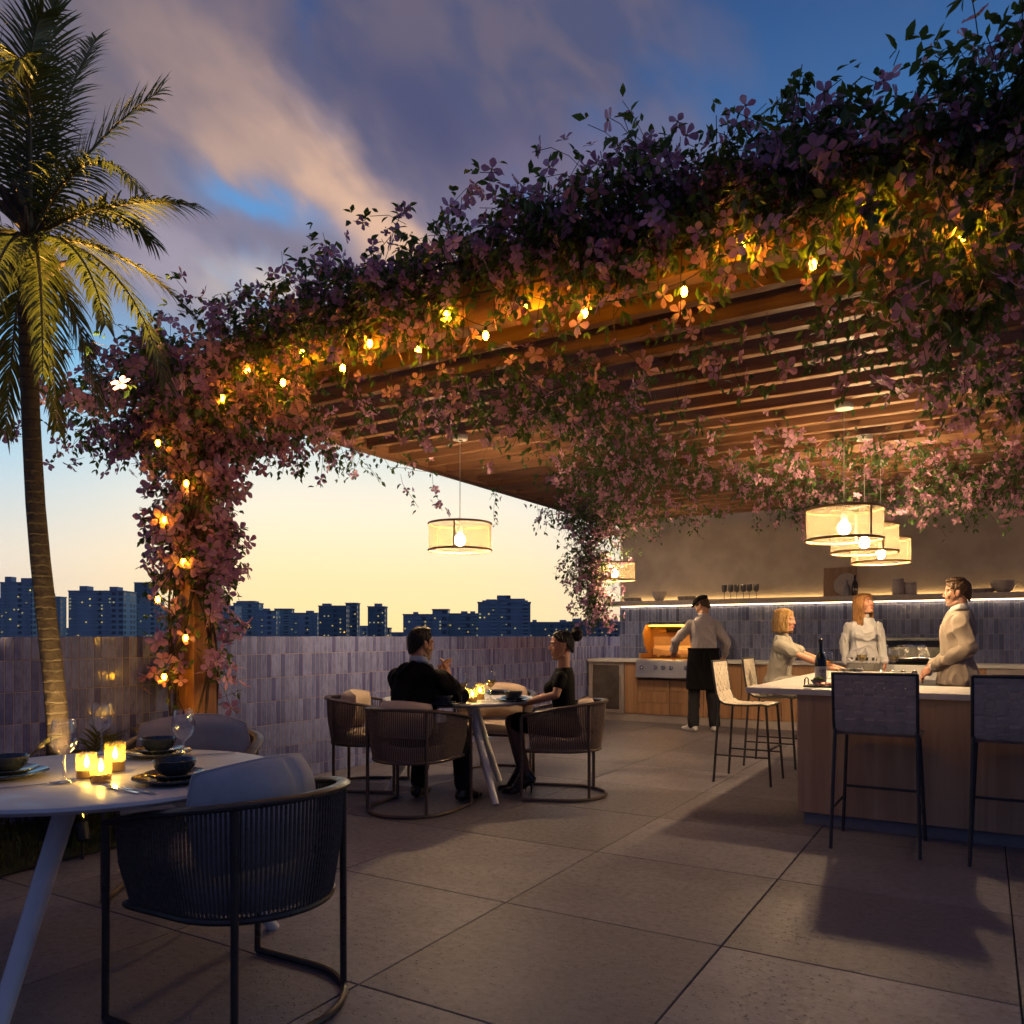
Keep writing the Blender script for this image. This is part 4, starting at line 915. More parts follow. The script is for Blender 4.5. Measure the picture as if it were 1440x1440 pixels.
# ------------------------------------------------------------------ table settings
def lathe_thing(name, prof, mat, label, cat, loc, group=None, seg=28):
    return MB().lathe(prof, seg).obj(name, mat, smooth=True, loc=loc, label=label, cat=cat, group=group)
PLATE = [(0, .004), (.075, .004), (.085, .0), (.09, .003), (.125, .013), (.135, .018), (.134, .021), (.10, .013), (.08, .009), (0, .009)]
BOWL = [(0, .0), (.04, .0), (.05, .006), (.066, .028), (.072, .05), (.069, .051), (.06, .028), (.04, .012), (0, .010)]
def place_setting(where, p, zt=.752, bowl=True, k=1.):
    lathe_thing('dinner_plate', [(r*k, z) for r, z in PLATE], M_CERDARK, 'dark glazed dinner plate '+where, 'plate', (p[0], p[1], zt), 'dark plates on the dining tables', 40)
    lathe_thing('side_plate', [(r*.74*k, z) for r, z in PLATE], M_CERDARK, 'smaller dark plate stacked '+where, 'plate', (p[0]+.004, p[1], zt+.0135), 'dark plates on the dining tables', 36)
    if bowl: lathe_thing('bowl', BOWL, M_CERDARK, 'small dark bowl on the stacked plates '+where, 'bowl', (p[0], p[1]+.004, zt+.0245), 'dark bowls on the dining tables', 32)
def wine_glass(label, p, s=1., wine=0., group='wine glasses on the dining tables'):
    t = thing('wine_glass', label, 'glass', p, 0, group)
    MB().lathe([(0, .002), (.034, .002), (.036, .004), (.012, .009), (.005, .016), (.0042, .085), (.008, .095), (.028, .110), (.040, .135), (.043, .158), (.040, .185), (.034, .212)], 28, caps=False).obj('glass', M_GLASS, t, smooth='all').scale = (s, s, s)
    if wine: MB().lathe([(0, .0955), (.007, .096), (.0268, .1105), (.0385, .135), (.0385+.002*wine, .135+.012*wine), (0, .135+.012*wine)], 24).obj('wine', M_WINE, t, smooth=True).scale = (s, s, s)
    return t
def frosted():
    m, t, p, o = newmat('frosted_amber_glass'); t.n.remove(p); tr = t.new('ShaderNodeBsdfTransparent'); tl = t.new('ShaderNodeBsdfTranslucent'); tl.inputs[0].default_value = (.60, .44, .18, 1); df = t.new('ShaderNodeBsdfDiffuse'); df.inputs[0].default_value = (.5, .38, .18, 1)
    m0 = t.new('ShaderNodeMixShader'); m0.inputs[0].default_value = .25; t.l.new(tl.outputs[0], m0.inputs[1]); t.l.new(df.outputs[0], m0.inputs[2])
    m1 = t.new('ShaderNodeMixShader'); m1.inputs[0].default_value = .35; t.l.new(tr.outputs[0], m1.inputs[1]); t.l.new(m0.outputs[0], m1.inputs[2]); t.l.new(m1.outputs[0], o.inputs[0]); return m
M_WAX = leafmat('candle_wax', (.75, .55, .25), (.80, .62, .32), .5, .6)
M_FLAME = emit('candle_flame', (1., .56, .10), 260.); M_VOTIVE = frosted()
def candle(label, p, r=.037, h=.085):
    t = thing('candle', label, 'candle', p, 0, 'glass candles on the dining tables')
    MB().lathe([(0, .002), (r, .002), (r, h+.02)], 24, caps=False).obj('glass', M_VOTIVE, t, smooth=True)
    MB().lathe([(0, .006), (r-.004, .006), (r-.004, h*.45), (r-.008, h*.48), (0, h*.43)], 24).obj('wax', M_WAX, t, smooth=True)
    MB().tube([(0, 0, h*.43), (0, 0, h*.43+.012)], .0015, 5).obj('wick', M_BLACKM, t)
    MB().lathe([(.0, h*.43+.008), (.006, h*.43+.016), (.0075, h*.43+.024), (.005, h*.43+.036), (.0, h*.43+.052)], 12, caps=False).obj('flame', M_FLAME, t, smooth='all')
def cutlery(name, label, p, rz):
    m = MB(); m.box((0, 0, .003), (.006, .11, .003))
    if name == 'fork':
        m.box((0, .075, .004), (.018, .03, .0025))
        for k in range(4): m.box((-.0075+.005*k, .11, .006), (.0025, .05, .002))
        m.box((0, -.07, .0035), (.010, .05, .003))
    else: m.box((.002, .10, .003), (.013, .11, .002)); m.box((0, -.07, .0035), (.010, .05, .004))
    m.obj(name, M_CHROME, bevel=.0008, bseg=1, loc=p, rz=rz, label=label, cat=name, group='cutlery on the dining tables')
Z = .752
place_setting('nearest to the dark armchair', at_z(245, 1099, Z)); place_setting('at the left edge of the front table', at_z(8, 1093, Z)); place_setting('in front of the wide sand cushion', at_z(222, 1063, Z))
for l, x, y in (('wine glass at the front left, before the palm trunk', 90, 1101), ('wine glass behind the candles of the front table', 143, 1060), ('wine glass in front of the wide sand cushion', 258, 1076)): wine_glass('empty '+l, at_z(x, y, Z), 1.02)
for l, x, y, h in (('left of the three lit candles on the front table', 122, 1094, .068), ('front of the three lit candles on the front table', 142, 1099, .060), ('tallest of the three lit candles on the front table', 162, 1085, .088)): candle(l, at_z(x, y, Z), .034, h)
cutlery('fork', 'steel fork beside the plate nearest the dark armchair', at_z(172, 1112, Z), R(55)); cutlery('knife', 'steel knife beside the plate nearest the dark armchair', at_z(192, 1113, Z), R(58))
cutlery('fork', 'steel fork at the left edge of the front table', at_z(40, 1106, Z), R(-50)); cutlery('knife', 'steel knife by the far plate of the front table', at_z(276, 1063, Z), R(-60))
place_setting('in front of the woman in the black dress', at_z(722, 986, Z)); place_setting('in front of the suited man', at_z(623, 992, Z), k=.9); place_setting('at the far side of the couple\'s table', at_z(700, 976, Z), bowl=False, k=.9)
lathe_thing('bowl', [(r*1.25, z*1.4) for r, z in BOWL], M_CERDARK, 'larger dark bowl at the back left of the couple\'s table', 'bowl', at_z(622, 979, Z), 'dark bowls on the dining tables')
for l, x, y in (('taller-looking wine glass left of the candles, by the suited man', 649, 990), ('wine glass right of the candles, by the woman in black', 690, 984)): wine_glass(l, at_z(x, y, Z), 1.05, .9)
for l, x, y, h in (('left of the three lit candles before the couple', 654, 986, .08), ('front of the three lit candles before the couple', 664, 987, .08), ('tallest of the three lit candles before the couple', 675, 984, .11)): candle(l, at_z(x, y, Z), .036, h)
cutlery('fork', 'steel fork beside the suited man\'s plate', at_z(640, 991, Z), R(20)); cutlery('knife', 'steel knife beside the plate of the woman in black', at_z(705, 988, Z), R(80))
# ================================================================== bar stools
def bar_stool(label, u, v, face, strap):
    t = thing('bar_stool', label, 'stool', W(u, v), RZ+face, 'woven strap bar stools'); r = .0105
    f = {(-1, -1): ((-.235, -.25, 0), (-.218, -.205, .705)), (1, -1): ((.235, -.25, 0), (.218, -.205, .705)), (-1, 1): ((-.235, .23, 0), (-.205, .185, .665)), (1, 1): ((.235, .23, 0), (.205, .185, .665))}
    def at(k, z): a, b = Vector(f[k][0]), Vector(f[k][1]); return a.lerp(b, z/b.z)
    for k in f: MB().tube([f[k][0], f[k][1]], r, 10).obj('leg', M_DARKMETAL, t, smooth=True)
    MB().tube([at((-1, 1), .30), at((1, 1), .30)], .0085, 8).obj('footrest', M_DARKMETAL, t)
    for s in (-1, 1): MB().tube([at((s, -1), .235), at((s, 1), .235)], .0075, 8).obj('side_rail', M_DARKMETAL, t)
    # shell profile from seat front to top of back
    pr = [(.205, .668), (.15, .676), (.05, .668), (-.08, .665), (-.16, .672), (-.205, .70), (-.228, .76), (-.243, .85), (-.256, .95), (-.268, 1.035)]
    fr = MB()
    for s in (-1, 1): fr.tube([(s*.222, y, z) for y, z in pr], .009, 8)
    fr.tube([(-.222, pr[0][0], pr[0][1]), (.222, pr[0][0], pr[0][1])], .009, 8); fr.tube([(-.222, pr[-1][0], pr[-1][1]), (.222, pr[-1][0], pr[-1][1])], .009, 8); fr.obj('frame', M_DARKMETAL, t, smooth=True)
    # dense resample
    P = []
    for (a, b) in zip(pr[:-1], pr[1:]):
        for q in range(6): P.append((a[0]+(b[0]-a[0])*q/6, a[1]+(b[1]-a[1])*q/6))
    P.append(pr[-1]); n = len(P)
    def nrm(i): a, b = P[max(0, i-1)], P[min(n-1, i+1)]; d = Vector((0, b[0]-a[0], b[1]-a[1])).normalized(); return Vector((0, -d.z, d.y)) if True else d
    L = [0]
    for i in range(1, n): L.append(L[-1]+math.hypot(P[i][0]-P[i-1][0], P[i][1]-P[i-1][1]))
    tot = L[-1]; NB = 17; NV = 8; wv = .43/NV
    for part, lo, hi in (('seat', 0, .50), ('backrest', .50, 1.0)):
        m = MB(); cut = int(.52*n)
        rng = range(0, cut+1) if part == 'seat' else range(cut, n)
        for c in range(NV):
            x = -.215+wv*(c+.5); vs = []; fs = []; k = 0
            for i in rng:
                off = .0022*(1 if (int(L[i]/tot*NB)+c) % 2 else -1); nn = nrm(i)*off; y, z = P[i]; nq = nrm(i)*.0015
                for (dx, s) in ((-wv*.47, 1), (wv*.47, 1), (wv*.47, -1), (-wv*.47, -1)): vs.append(Vector((x+dx, y, z))+nn+nq*s)
                k += 1
            for i in range(k-1):
                for j in range(4): fs.append((4*i+j, 4*i+(j+1) % 4, 4*i+4+(j+1) % 4, 4*i+4+j))
            m.add(vs, fs)
        for b in range(NB):
            fcen = (b+.5)/NB
            if not (lo <= fcen < hi): continue
            s0 = tot*fcen; i = next(q for q in range(n) if L[q] >= s0); y, z = P[i]; a, c2 = P[max(0, i-1)], P[min(n-1, i+1)]; d = Vector((0, c2[0]-a[0], c2[1]-a[1])).normalized(); nn = Vector((0, -d.z, d.y)); hw = tot/NB*.46; vs = []; fs = []; k = 0
            for c in range(NV*2+3):
                x = -.229+.458*c/(NV*2+2); cc = min(NV-1, max(0, int((x+.215)/wv))); off = -.0022*(1 if (b+cc) % 2 else -1)
                if c in (0, NV*2+2): off = 0
                for (e, s) in ((-hw, 1), (hw, 1), (hw, -1), (-hw, -1)): vs.append(Vector((x, y, z))+d*e+nn*(off+.0015*s))
                k += 1
            for q in range(k-1):
                for j in range(4): fs.append((4*q+j, 4*q+(j+1) % 4, 4*q+4+(j+1) % 4, 4*q+4+j))
            m.add(vs, fs)
        m.obj(part, strap, t)
    return t
bar_stool('empty bar stool with grey woven back in front of the bar, left of two', -.54, 5.225, 0, M_STRAP_G)
bar_stool('bar stool with grey woven back cut off by the right edge of the photo', .17, 5.215, 0, M_STRAP_G)
bar_stool('empty cream woven bar stool at the left end of the bar, nearest the viewer', -1.745, 6.97, -math.pi/2, M_STRAP_L)
bar_stool('cream woven bar stool under the seated blonde woman', -1.745, 7.97, -math.pi/2, M_STRAP_L)
# ================================================================== things on the bar
ZB = .903
bt = thing('wine_bottle', 'dark red wine bottle with white label on the bar', 'bottle', at_z(1154, 964, ZB))
MB().lathe([(0, .004), (.037, .0), (.039, .004), (.039, .175), (.036, .195), (.018, .232), (.0145, .245), (.0145, .31), (.0165, .312), (.0165, .326), (.012, .33), (0, .33)], 30).obj('bottle', basic('dark_bottle', (.008, .010, .007), .08, var=.05), bt, smooth=True)
MB().lathe([(.0394, .03), (.0397, .031), (.0397, .135), (.0394, .136)], 30, caps=False).obj('paper_label', basic('label_paper', (.62, .58, .50), .8, var=.05), bt, smooth=True)
e = MB(); n = 20
for r0, r1, zz in ((.010, .014, .105), (.0, .006, .105)):
    a = Vector((0, -1, 0))
    e.loft([[(.0401*math.sin(r*math.cos(6.283*k/n)*1.5/.04), -.0401*math.cos(r*math.cos(6.283*k/n)*1.5/.04), zz+r*math.sin(6.283*k/n)) for k in range(n)] for r in (r0+.0005, r1)], caps=False)
for k, zz in enumerate((.078, .066, .058)):
    ww = (.022, .016, .018)[k]; e.loft([[(.0401*math.sin(x/.04), -.0401*math.cos(x/.04), zz+dz) for x in np.linspace(-ww, ww, 8)] for dz in (0, .003)], caps=False) if False else e.box((0, -.0400, zz), (ww*1.2, .0008, .003))
e.obj('emblem', basic('label_ink', (.12, .11, .10), .8), bt)
tp = at_z(1168, 966, ZB)
ty = thing('serving_tray', 'black serving tray with food beside the wine bottle', 'tray', tp, RZ)
b = MB(); b.box((.02, 0, .006), (.36, .22, .010)); b.obj('base', M_BLACKM, ty, bevel=.003)
b = MB(); b.tube([(-.158, -.07, .012), (-.158, -.06, .05), (-.158, 0, .062), (-.158, .06, .05), (-.158, .07, .012)], .004, 8); b.obj('handle', M_DARKMETAL, ty, smooth=True)
def on(u, v, z=.0125): return tp+W(u, v, z)
lathe_thing('olive_bowl', [(0, 0), (.028, 0), (.045, .022), (.05, .034), (.047, .034), (.04, .02), (0, .012)], M_CER, 'small pale bowl of green olives on the tray', 'bowl', on(-.085, .02))
for k in range(9):
    a = k*2.4; rr = .010*math.sqrt(k); m = MB().ell((0, 0, 0), (.011, .010, .010), seg=10, rings=6); m.obj('olive', basic('olive_skin', (.16, .22, .03), .3, var=.2), smooth=True, loc=on(-.085+rr*math.cos(a), .02+rr*math.sin(a), .052+.004*(k < 4)), label='green olive heaped in the small bowl on the tray', cat='olive', group='green olives in the bowl')
for k in range(8):
    m = MB(); pts = [(-.035+.014*q, .012*math.sin(q*2.1+k), .008+.007*math.sin(q*1.7+k*2)) for q in range(6)]; m.tube(pts, [.004, .012, .016, .015, .012, .004], 8, flat=(.35, 1.)); m.obj('ham_slice', basic('cured_ham', (.42, .12, .08), .4, var=.35, vs=40), smooth=True, loc=on(-.06+.02*k, -.055+.012*(k % 3), .011+.005*(k % 2)), rz=.5*k, label='folded slice of cured ham on the tray', cat='ham', group='slices of cured ham on the tray')
w = MB(); w.prism([(0, 0), (.055, .02), (.02, .06)], 0, .0); w = MB(); w.loft([[(0, 0, .0), (.10, 0, .0), (.02, 0, .115)], [(0.01, .05, .0), (.08, .05, 0), (.02, .035, .11)]]); w.obj('cheese_wedge', basic('white_cheese', (.70, .62, .45), .5, var=.06), bevel=.003, loc=on(.03, -.03), rz=RZ, label='tall white wedge of cheese standing on the tray', cat='cheese')
m = MB(); m.lathe([(0, 0), (.058, 0), (.066, .01), (.072, .115), (.064, .115), (.058, .03), (0, .02)], 32)
def marble():
    m, t, p, o = newmat('speckled_marble'); co = t.new('ShaderNodeTexCoord').outputs['Object']; n = t.noise(co, 60, 4, .7); t.put(p.inputs['Base Color'], t.mix(t.smooth(n, .48, .56), (.36, .34, .32), (.07, .07, .075))); p.inputs['Roughness'].default_value = .35; return m
m.obj('wine_cooler', marble(), smooth=True, loc=on(.135, .01), label='speckled stone wine cooler at the end of the tray', cat='wine cooler')
wine_glass('glass of white wine behind the dark bottle on the bar', at_z(1164, 955, ZB), 1.05, 1.6, 'glasses of white wine on the bar')
wine_glass('glass of white wine in front of the closed black grill', at_z(1257, 948, ZB), 1.12, 1.6, 'glasses of white wine on the bar')
wine_glass('glass of white wine in front of the standing woman\'s belt', at_z(1212, 946, ZB), 1.1, 1.6, 'glasses of white wine on the bar')
# ================================================================== things on the shelf
def shelf_at(px): p = at_v(px, 845, 11.44); p.z = 1.791; return p
BW = [(0, 0), (.05, 0), (.075, .02), (.105, .07), (.118, .14), (.112, .14), (.098, .075), (.06, .03), (0, .022)]
PL = [(0, 0), (.10, 0), (.135, .012), (.14, .02), (.134, .022), (.09, .012), (0, .01)]
lathe_thing('bowl', BW, M_CER, 'round stoneware bowl at the left end of the shelf', 'bowl', shelf_at(927), 'stoneware on the shelf')
lathe_thing('bowl', [(r*1.25, z*1.05) for r, z in BW], M_CER, 'large stoneware bowl at the right end of the shelf', 'bowl', shelf_at(1411), 'stoneware on the shelf')
def stack(px, wh, n, k=1.):
    p = shelf_at(px)
    for i in range(n): lathe_thing('plate', [(r*k, z) for r, z in PL], M_CER, ('bottom', 'middle', 'top')[i if n > 2 else i*2]+' plate of the stack '+wh, 'plate', p+Vector((0, 0, .0155*i)), 'plates on the shelf')
stack(890, 'at the very left of the shelf', 3); stack(966, 'behind the cook\'s cap on the shelf', 3); stack(1382, 'behind the man in the sweater on the shelf', 3, .95)
M_SMOKE = basic('smoked_glass', (.10, .095, .10), .15, var=.1)
for k, px in enumerate((1018.5, 1027.5, 1036, 1045.5, 1054, 1063.5)):
    p = shelf_at(px); t = thing('goblet', ('first', 'second', 'third', 'fourth', 'fifth', 'last')[k]+' from the left in the row of six smoked goblets on the shelf', 'glass', p, 0, 'smoked goblets on the shelf')
    MB().lathe([(0, 0), (.03, 0), (.03, .004), (.005, .008), (.0045, .09)], 16).obj('stem', M_SMOKE, t, smooth=True)
    MB().lathe([(.004, .09), (.03, .105), (.036, .14), (.036, .205), (.033, .205), (.03, .12), (0, .105)], 20).obj('cup', M_SMOKE, t, smooth=True)
p = shelf_at(1180); MB().box((0, .08, .20), (.42, .022, .40), Matrix.Rotation(R(-8), 3, 'X')).obj('serving_board', wood('board_wood', (.22, .13, .08), (.30, .19, .12), 'z', .6), bevel=.006, loc=p, rz=RZ, label='tall rectangular wooden board leaning on the wall above the shelf', cat='board')
o = MB().lathe([(0, 0), (.155, .0), (.16, .008), (.155, .016), (0, .016)], 40); Mx = Matrix.Rotation(R(78), 3, 'X'); o.v = [tuple(Mx @ Vector(v)) for v in o.v]; o.obj('round_platter', M_CER, smooth=True, loc=shelf_at(1190)+W(0, .02, .155), rz=RZ, label='round pale platter leaning against the wooden board', cat='platter')
lathe_thing('vase', [(0, 0), (.035, 0), (.04, .06), (.036, .12), (.012, .17), (.012, .19), (.024, .205), (.012, .212), (0, .212)], basic('grey_vase', (.17, .16, .17), .35), 'small grey stoppered carafe in front of the round platter', 'carafe', shelf_at(1192)+W(0, -.06, 0))
lathe_thing('bottle', [(0, 0), (.036, 0), (.038, .01), (.038, .15), (.03, .18), (.013, .21), (.013, .275), (0, .275)], basic('brown_bottle', (.03, .018, .010), .15), 'dark bottle beside the round platter on the shelf', 'bottle', shelf_at(1203)+W(0, -.05, 0))
for px, k, l in ((1263, 1., 'taller of two pale lidded jars on the shelf'), (1281, .78, 'shorter of two pale lidded jars on the shelf')):
    t = thing('storage_jar', l, 'jar', shelf_at(px), 0, 'lidded jars on the shelf')
    MB().lathe([(0, 0), (.068, 0), (.075, .01), (.075, .165*k), (.06, .185*k), (0, .185*k)], 28).obj('jar', M_CER, t, smooth=True)
    MB().lathe([(.062, .185*k), (.07, .188*k), (.07, .21*k), (.03, .218*k), (0, .218*k)], 28).obj('lid', M_CER, t, smooth=True)
# ================================================================== people
def skinmat(name, c, lip=False):
    m, t, p, o = newmat(name); co = t.new('ShaderNodeTexCoord').outputs['Object']; n = t.noise(co, 35, 3)
    c = Vector(c); t.put(p.inputs['Base Color'], t.mix(t.smooth(n, .3, .7), tuple(c*.93), tuple(c*1.06))); p.inputs['Roughness'].default_value = .55
    p.inputs['Subsurface Weight'].default_value = .12; p.inputs['Subsurface Radius'].default_value = (.012, .004, .002); p.inputs['Subsurface Scale'].default_value = .5; return m
SKIN_A = skinmat('skin_tan', (.40, .20, .12)); SKIN_B = skinmat('skin_fair', (.46, .235, .155)); LIPS = skinmat('lips', (.38, .12, .09)); LIPM = skinmat('lips_pale', (.34, .15, .10))
EYEW = basic('eye_white', (.60, .57, .54), .2, var=.02); EYED = basic('iris', (.035, .022, .015), .12, var=.1)
def hairmat(name, c1, c2):
    m, t, p, o = newmat(name); co = t.new('ShaderNodeTexCoord').outputs['Object']; mp = t.new('ShaderNodeMapping'); t.l.new(co, mp.inputs[0]); mp.inputs['Scale'].default_value = (1, 1, .12)
    n = t.noise(mp.outputs[0], 160, 3, .6); t.put(p.inputs['Base Color'], t.mix(t.smooth(n, .35, .65), c1, c2)); p.inputs['Roughness'].default_value = .5; p.inputs['Specular IOR Level'].default_value = .25
    b = t.new('ShaderNodeBump'); b.inputs['Strength'].default_value = .8; b.inputs['Distance'].default_value = .004; t.l.new(n, b.inputs['Height']); t.l.new(b.outputs[0], p.inputs['Normal']); return m
H_BLACK = hairmat('black_hair', (.005, .004, .0035), (.014, .010, .008)); H_BROWN = hairmat('brown_hair', (.030, .016, .008), (.075, .040, .018)); H_BLOND = hairmat('blonde_hair', (.22, .12, .04), (.46, .29, .11)); H_AUB = hairmat('honey_hair', (.10, .045, .015), (.36, .18, .06))
def cloth(name, c, rough=.85, bs=350, var=.06, sheen=.05): return basic(name, c, rough, var=var, vs=12, bump=.25, bs=bs, sheen=sheen, spec=.18 if c[0] > .02 else .08)
def remesh(mb, voxel, smooth=3, wr=0., ws=14., seed=0, vert=.5):
    me = mb.mesh('tmp'); o = bpy.data.objects.new('tmp', me); COL.objects.link(o)
    m = o.modifiers.new('r', 'REMESH'); m.mode = 'VOXEL'; m.voxel_size = voxel; m.use_smooth_shade = True
    if smooth: s = o.modifiers.new('s', 'SMOOTH'); s.factor = .5; s.iterations = smooth
    dg = bpy.context.evaluated_depsgraph_get(); new = bpy.data.meshes.new_from_object(o.evaluated_get(dg), depsgraph=dg)
    bpy.data.objects.remove(o); bpy.data.meshes.remove(me)
    if wr:
        n = len(new.vertices); P = np.zeros(n*3, np.float32); new.vertices.foreach_get('co', P); P = P.reshape(-1, 3).astype(float); N_ = np.zeros(n*3, np.float32); new.vertices.foreach_get('normal', N_); N_ = N_.reshape(-1, 3)
        rs = np.random.RandomState(seed); Q = P.copy(); Q[:, 2] *= vert
        wv = np.stack([np.sin(Q @ rs.normal(0, 9, 3)+rs.uniform(0, 6)) for _ in range(3)], 1)*.05
        h = np.zeros(n)
        for _ in range(7): h += np.sin((Q+wv) @ (rs.normal(0, 1, 3)*ws*rs.uniform(.8, 2.4))+rs.uniform(0, 6))
        h = np.abs(h/3.2); h = (1-np.minimum(1, h*1.15))**1.5; P += N_*((h-.35)*wr)[:, None]; new.vertices.foreach_set('co', P.reshape(-1).astype(np.float32)); new.update()
    return new
HEADUP = Vector((0, 0, 1))
class Person:
    def __init__(s, label, loc, f, height=1.75, P=.93, lean=0., female=False, build=1., twist=0., group=None):
        s.root = thing('person', label, 'person', loc, face_rz(*f), group); s.f = female; s.k = height/1.75; s.P = P; s.lean = lean; s.bw = build; s.twist = twist
        s.skin = MB(); s.cl = {}
    def spine(s, h):
        """a point of the spine, h metres above the hip joints, and the side/front axes there"""
        h = h*s.k; L = s.lean*min(1, max(0, h/.35)); y = math.sin(L)*h*.92; z = s.P+h*math.cos(L*.8)
        tw = s.twist*min(1, max(0, h/.45)); X = Vector((math.cos(tw), math.sin(tw), 0)); Yv = Vector((-math.sin(tw)*math.cos(L), math.cos(tw)*math.cos(L), -math.sin(L)))
        return Vector((0, y, z)), X, Yv
    TOR_M = [(-.10, .145, .100, -.005), (-.04, .164, .112, -.01), (.04, .158, .108, -.005), (.14, .142, .098, .0), (.24, .148, .104, .0), (.34, .162, .112, .0), (.42, .166, .106, -.005), (.48, .142, .084, -.012), (.525, .095, .064, -.018), (.555, .062, .060, -.02)]
    TOR_F = [(-.10, .142, .104, -.005), (-.04, .164, .114, -.015), (.03, .152, .104, -.01), (.13, .112, .084, .0), (.22, .116, .086, .005), (.31, .130, .100, .018), (.37, .132, .098, .012), (.45, .118, .072, -.01), (.50, .085, .054, -.015), (.535, .052, .052, -.015)]
    def torso(s, mb, infl=0., h0=-.12, h1=.6, n=28, flare=0., hem=0., loose=0.):
        T = s.TOR_F if s.f else s.TOR_M; rings = []
        hs = [t[0] for t in T]; H = [h for h in np.linspace(max(h0, T[0][0]-.001), min(h1, T[-1][0]), 16)]
        for h in H:
            i = max(0, min(len(T)-2, int(np.searchsorted(hs, h))-1)); f = (h-T[i][0])/(T[i+1][0]-T[i][0]); a, b = T[i], T[i+1]; f = f*f*(3-2*f)
            rx, ry, yo = [(a[q]*(1-f)+b[q]*f)*(s.bw if q < 3 else 1)*s.k for q in (1, 2, 3)]
            sag = loose*max(0, 1-abs(h-.08)/.16); c, X, Yv = s.spine(h); c = c+Yv*yo; rx += infl+flare*max(0, .1-h)+sag; ry += infl+flare*max(0, .1-h)+sag
            ring = []
            for j in range(n):
                q = 2*math.pi*j/n; cx, sx = math.cos(q), math.sin(q); e = 2.4
                ring.append(c+X*(math.copysign(abs(cx)**(2/e), cx)*rx)+Yv*(math.copysign(abs(sx)**(2/e), sx)*ry))
            rings.append(ring)
        mb.loft(rings); return mb
    def head(s, yaw=0., pitch=0., roll=0., fwd=.0, up=.0, lips=LIPS, scale=1.):
        c, X, Yv = s.spine(.535 if s.f else .555); k = s.k*scale
        s.neck = c+Yv*-.012
        Mh = Matrix.Rotation(yaw, 3, 'Z') @ Matrix.Rotation(pitch, 3, 'X') @ Matrix.Rotation(roll, 3, 'Y')
        s.hc = s.neck+Vector((0, .018+fwd, .130+up))*s.k+Vector((math.sin(-yaw)*.01, 0, 0)); s.hM = Mh; s.hk = k
        def H(x, y, z): return s.hc+Mh @ (Vector((x, y, z))*k)
        s.H = H; m = s.skin; f = s.f; j = .88 if f else 1.
        def E(c, r): m.ell(H(*c), tuple(q*k for q in r), Mh, 20, 14)
        E((0, -.012, .035), (.071, .095, .084)); E((0, .020, -.010), (.064, .070, .080)); E((0, .032, -.055), (.052*j, .052, .058)); E((0, .045, -.080), (.040*j, .036, .030)); m.cap(H(-.012*j, .070, -.098), H(.012*j, .070, -.098), .015*k, .015*k)
        for sg in (-1, 1):
            E((sg*.036, .060, -.026), (.024, .020, .024)); m.cap(H(sg*.044, .0, -.085), H(sg*.014, .062, -.104), .018*k*j, .014*k*j)
            m.cap(H(sg*.012, .084, .028), H(sg*.046, .068, .026), .0115*k*(1 if not f else .85), .010*k)
            E((sg*.030, .074, .008), (.0145, .012, .0115)); E((sg*.073, -.008, -.006), (.008, .019, .030)); E((sg*.077, -.018, .008), (.006, .012, .018))
            E((sg*.009, .091, -.029), (.008, .009, .0065))
        m.cap(H(0, .083, .020), H(0, .101, -.022), .0068*k, .0092*k); E((0, .101, -.026), (.0095, .009, .008))
        m.cap(H(-.015, .084, -.055), H(.015, .084, -.055), .0075*k, .0075*k); m.cap(H(-.013, .083, -.067), H(.013, .083, -.067), .0085*k, .0085*k); E((0, .086, -.060), (.014, .010, .011))
        m.cap(H(0, -.022, -.05), s.neck-Vector((0, 0, .05)), (.047 if f else .056)*s.k, (.052 if f else .064)*s.k)
        s.lips = lips
    def arm(s, side, S, E, Wp, r=1., hand=None, palm=None, thumb=None, curl=.5, skin=True):
        S, E, Wp = Vector(S), Vector(E), Vector(Wp); g = (.80 if s.f else 1.)*r; m = s.skin
        M1 = S.lerp(E, .3); M2 = E.lerp(Wp, .30)
        m.cap(S, M1, .052*g, .049*g); m.cap(M1, E, .049*g, .039*g); m.cap(E, M2, .039*g, .040*g); m.cap(M2, Wp, .040*g, .0265*g)
        if hand is None: hand = (Wp-E).normalized()
        d = Vector(hand).normalized(); n = Vector(palm) if palm else Vector((0, 0, -1)); n = (n-d*n.dot(d)); n = n.normalized() if n.length > 1e-3 else d.orthogonal().normalized()
        th = Vector(thumb) if thumb else d.cross(n)*side; t = (th-d*th.dot(d)-n*th.dot(n)); t = t.normalized() if t.length > 1e-3 else d.cross(n)
        q = (.90 if s.f else 1.)*s.k; B = Matrix((t, d, n)).transposed()
        m.cap(Wp-d*.01, Wp+d*.03*q, .026*g, .026*g); m.ell(Wp+d*.055*q, (.041*q, .052*q, .0165*q), B, 16, 10)
        for i, (off, L, st) in enumerate(((.031, .070, .100), (.0105, .079, .106), (-.0105, .074, .103), (-.031, .058, .094))):
            p = Wp+(t*off+d*(st-.012))*q; a = curl*(.45+.06*i); dd = d.copy(); dd = (dd+t*off*1.2).normalized(); rr = (.0092, .0094, .009, .0082)[i]*q
            for seg, (fr, kk) in enumerate(((.46, .6), (.31, 1.), (.25, .9))):
                dd = (dd*math.cos(a*kk)+n*math.sin(a*kk)).normalized(); p2 = p+dd*(L*fr+(.012 if seg == 0 else 0))*q; m.cap(p, p2, rr, rr*.92, 10); p = p2; rr *= .92
        p = Wp+(t*.030+d*.022)*q; dd = (t*.75+d*.75+n*.25).normalized()
        for L, rr in ((.040, .0125), (.032, .0105), (.024, .009)):
            p2 = p+dd*L*q; m.cap(p, p2, rr*q, rr*.9*q, 10); p = p2; dd = (dd+d*.35+n*.25*curl).normalized()
        s.joint = getattr(s, 'joint', {}); s.joint['arm', side] = (S, E, Wp)
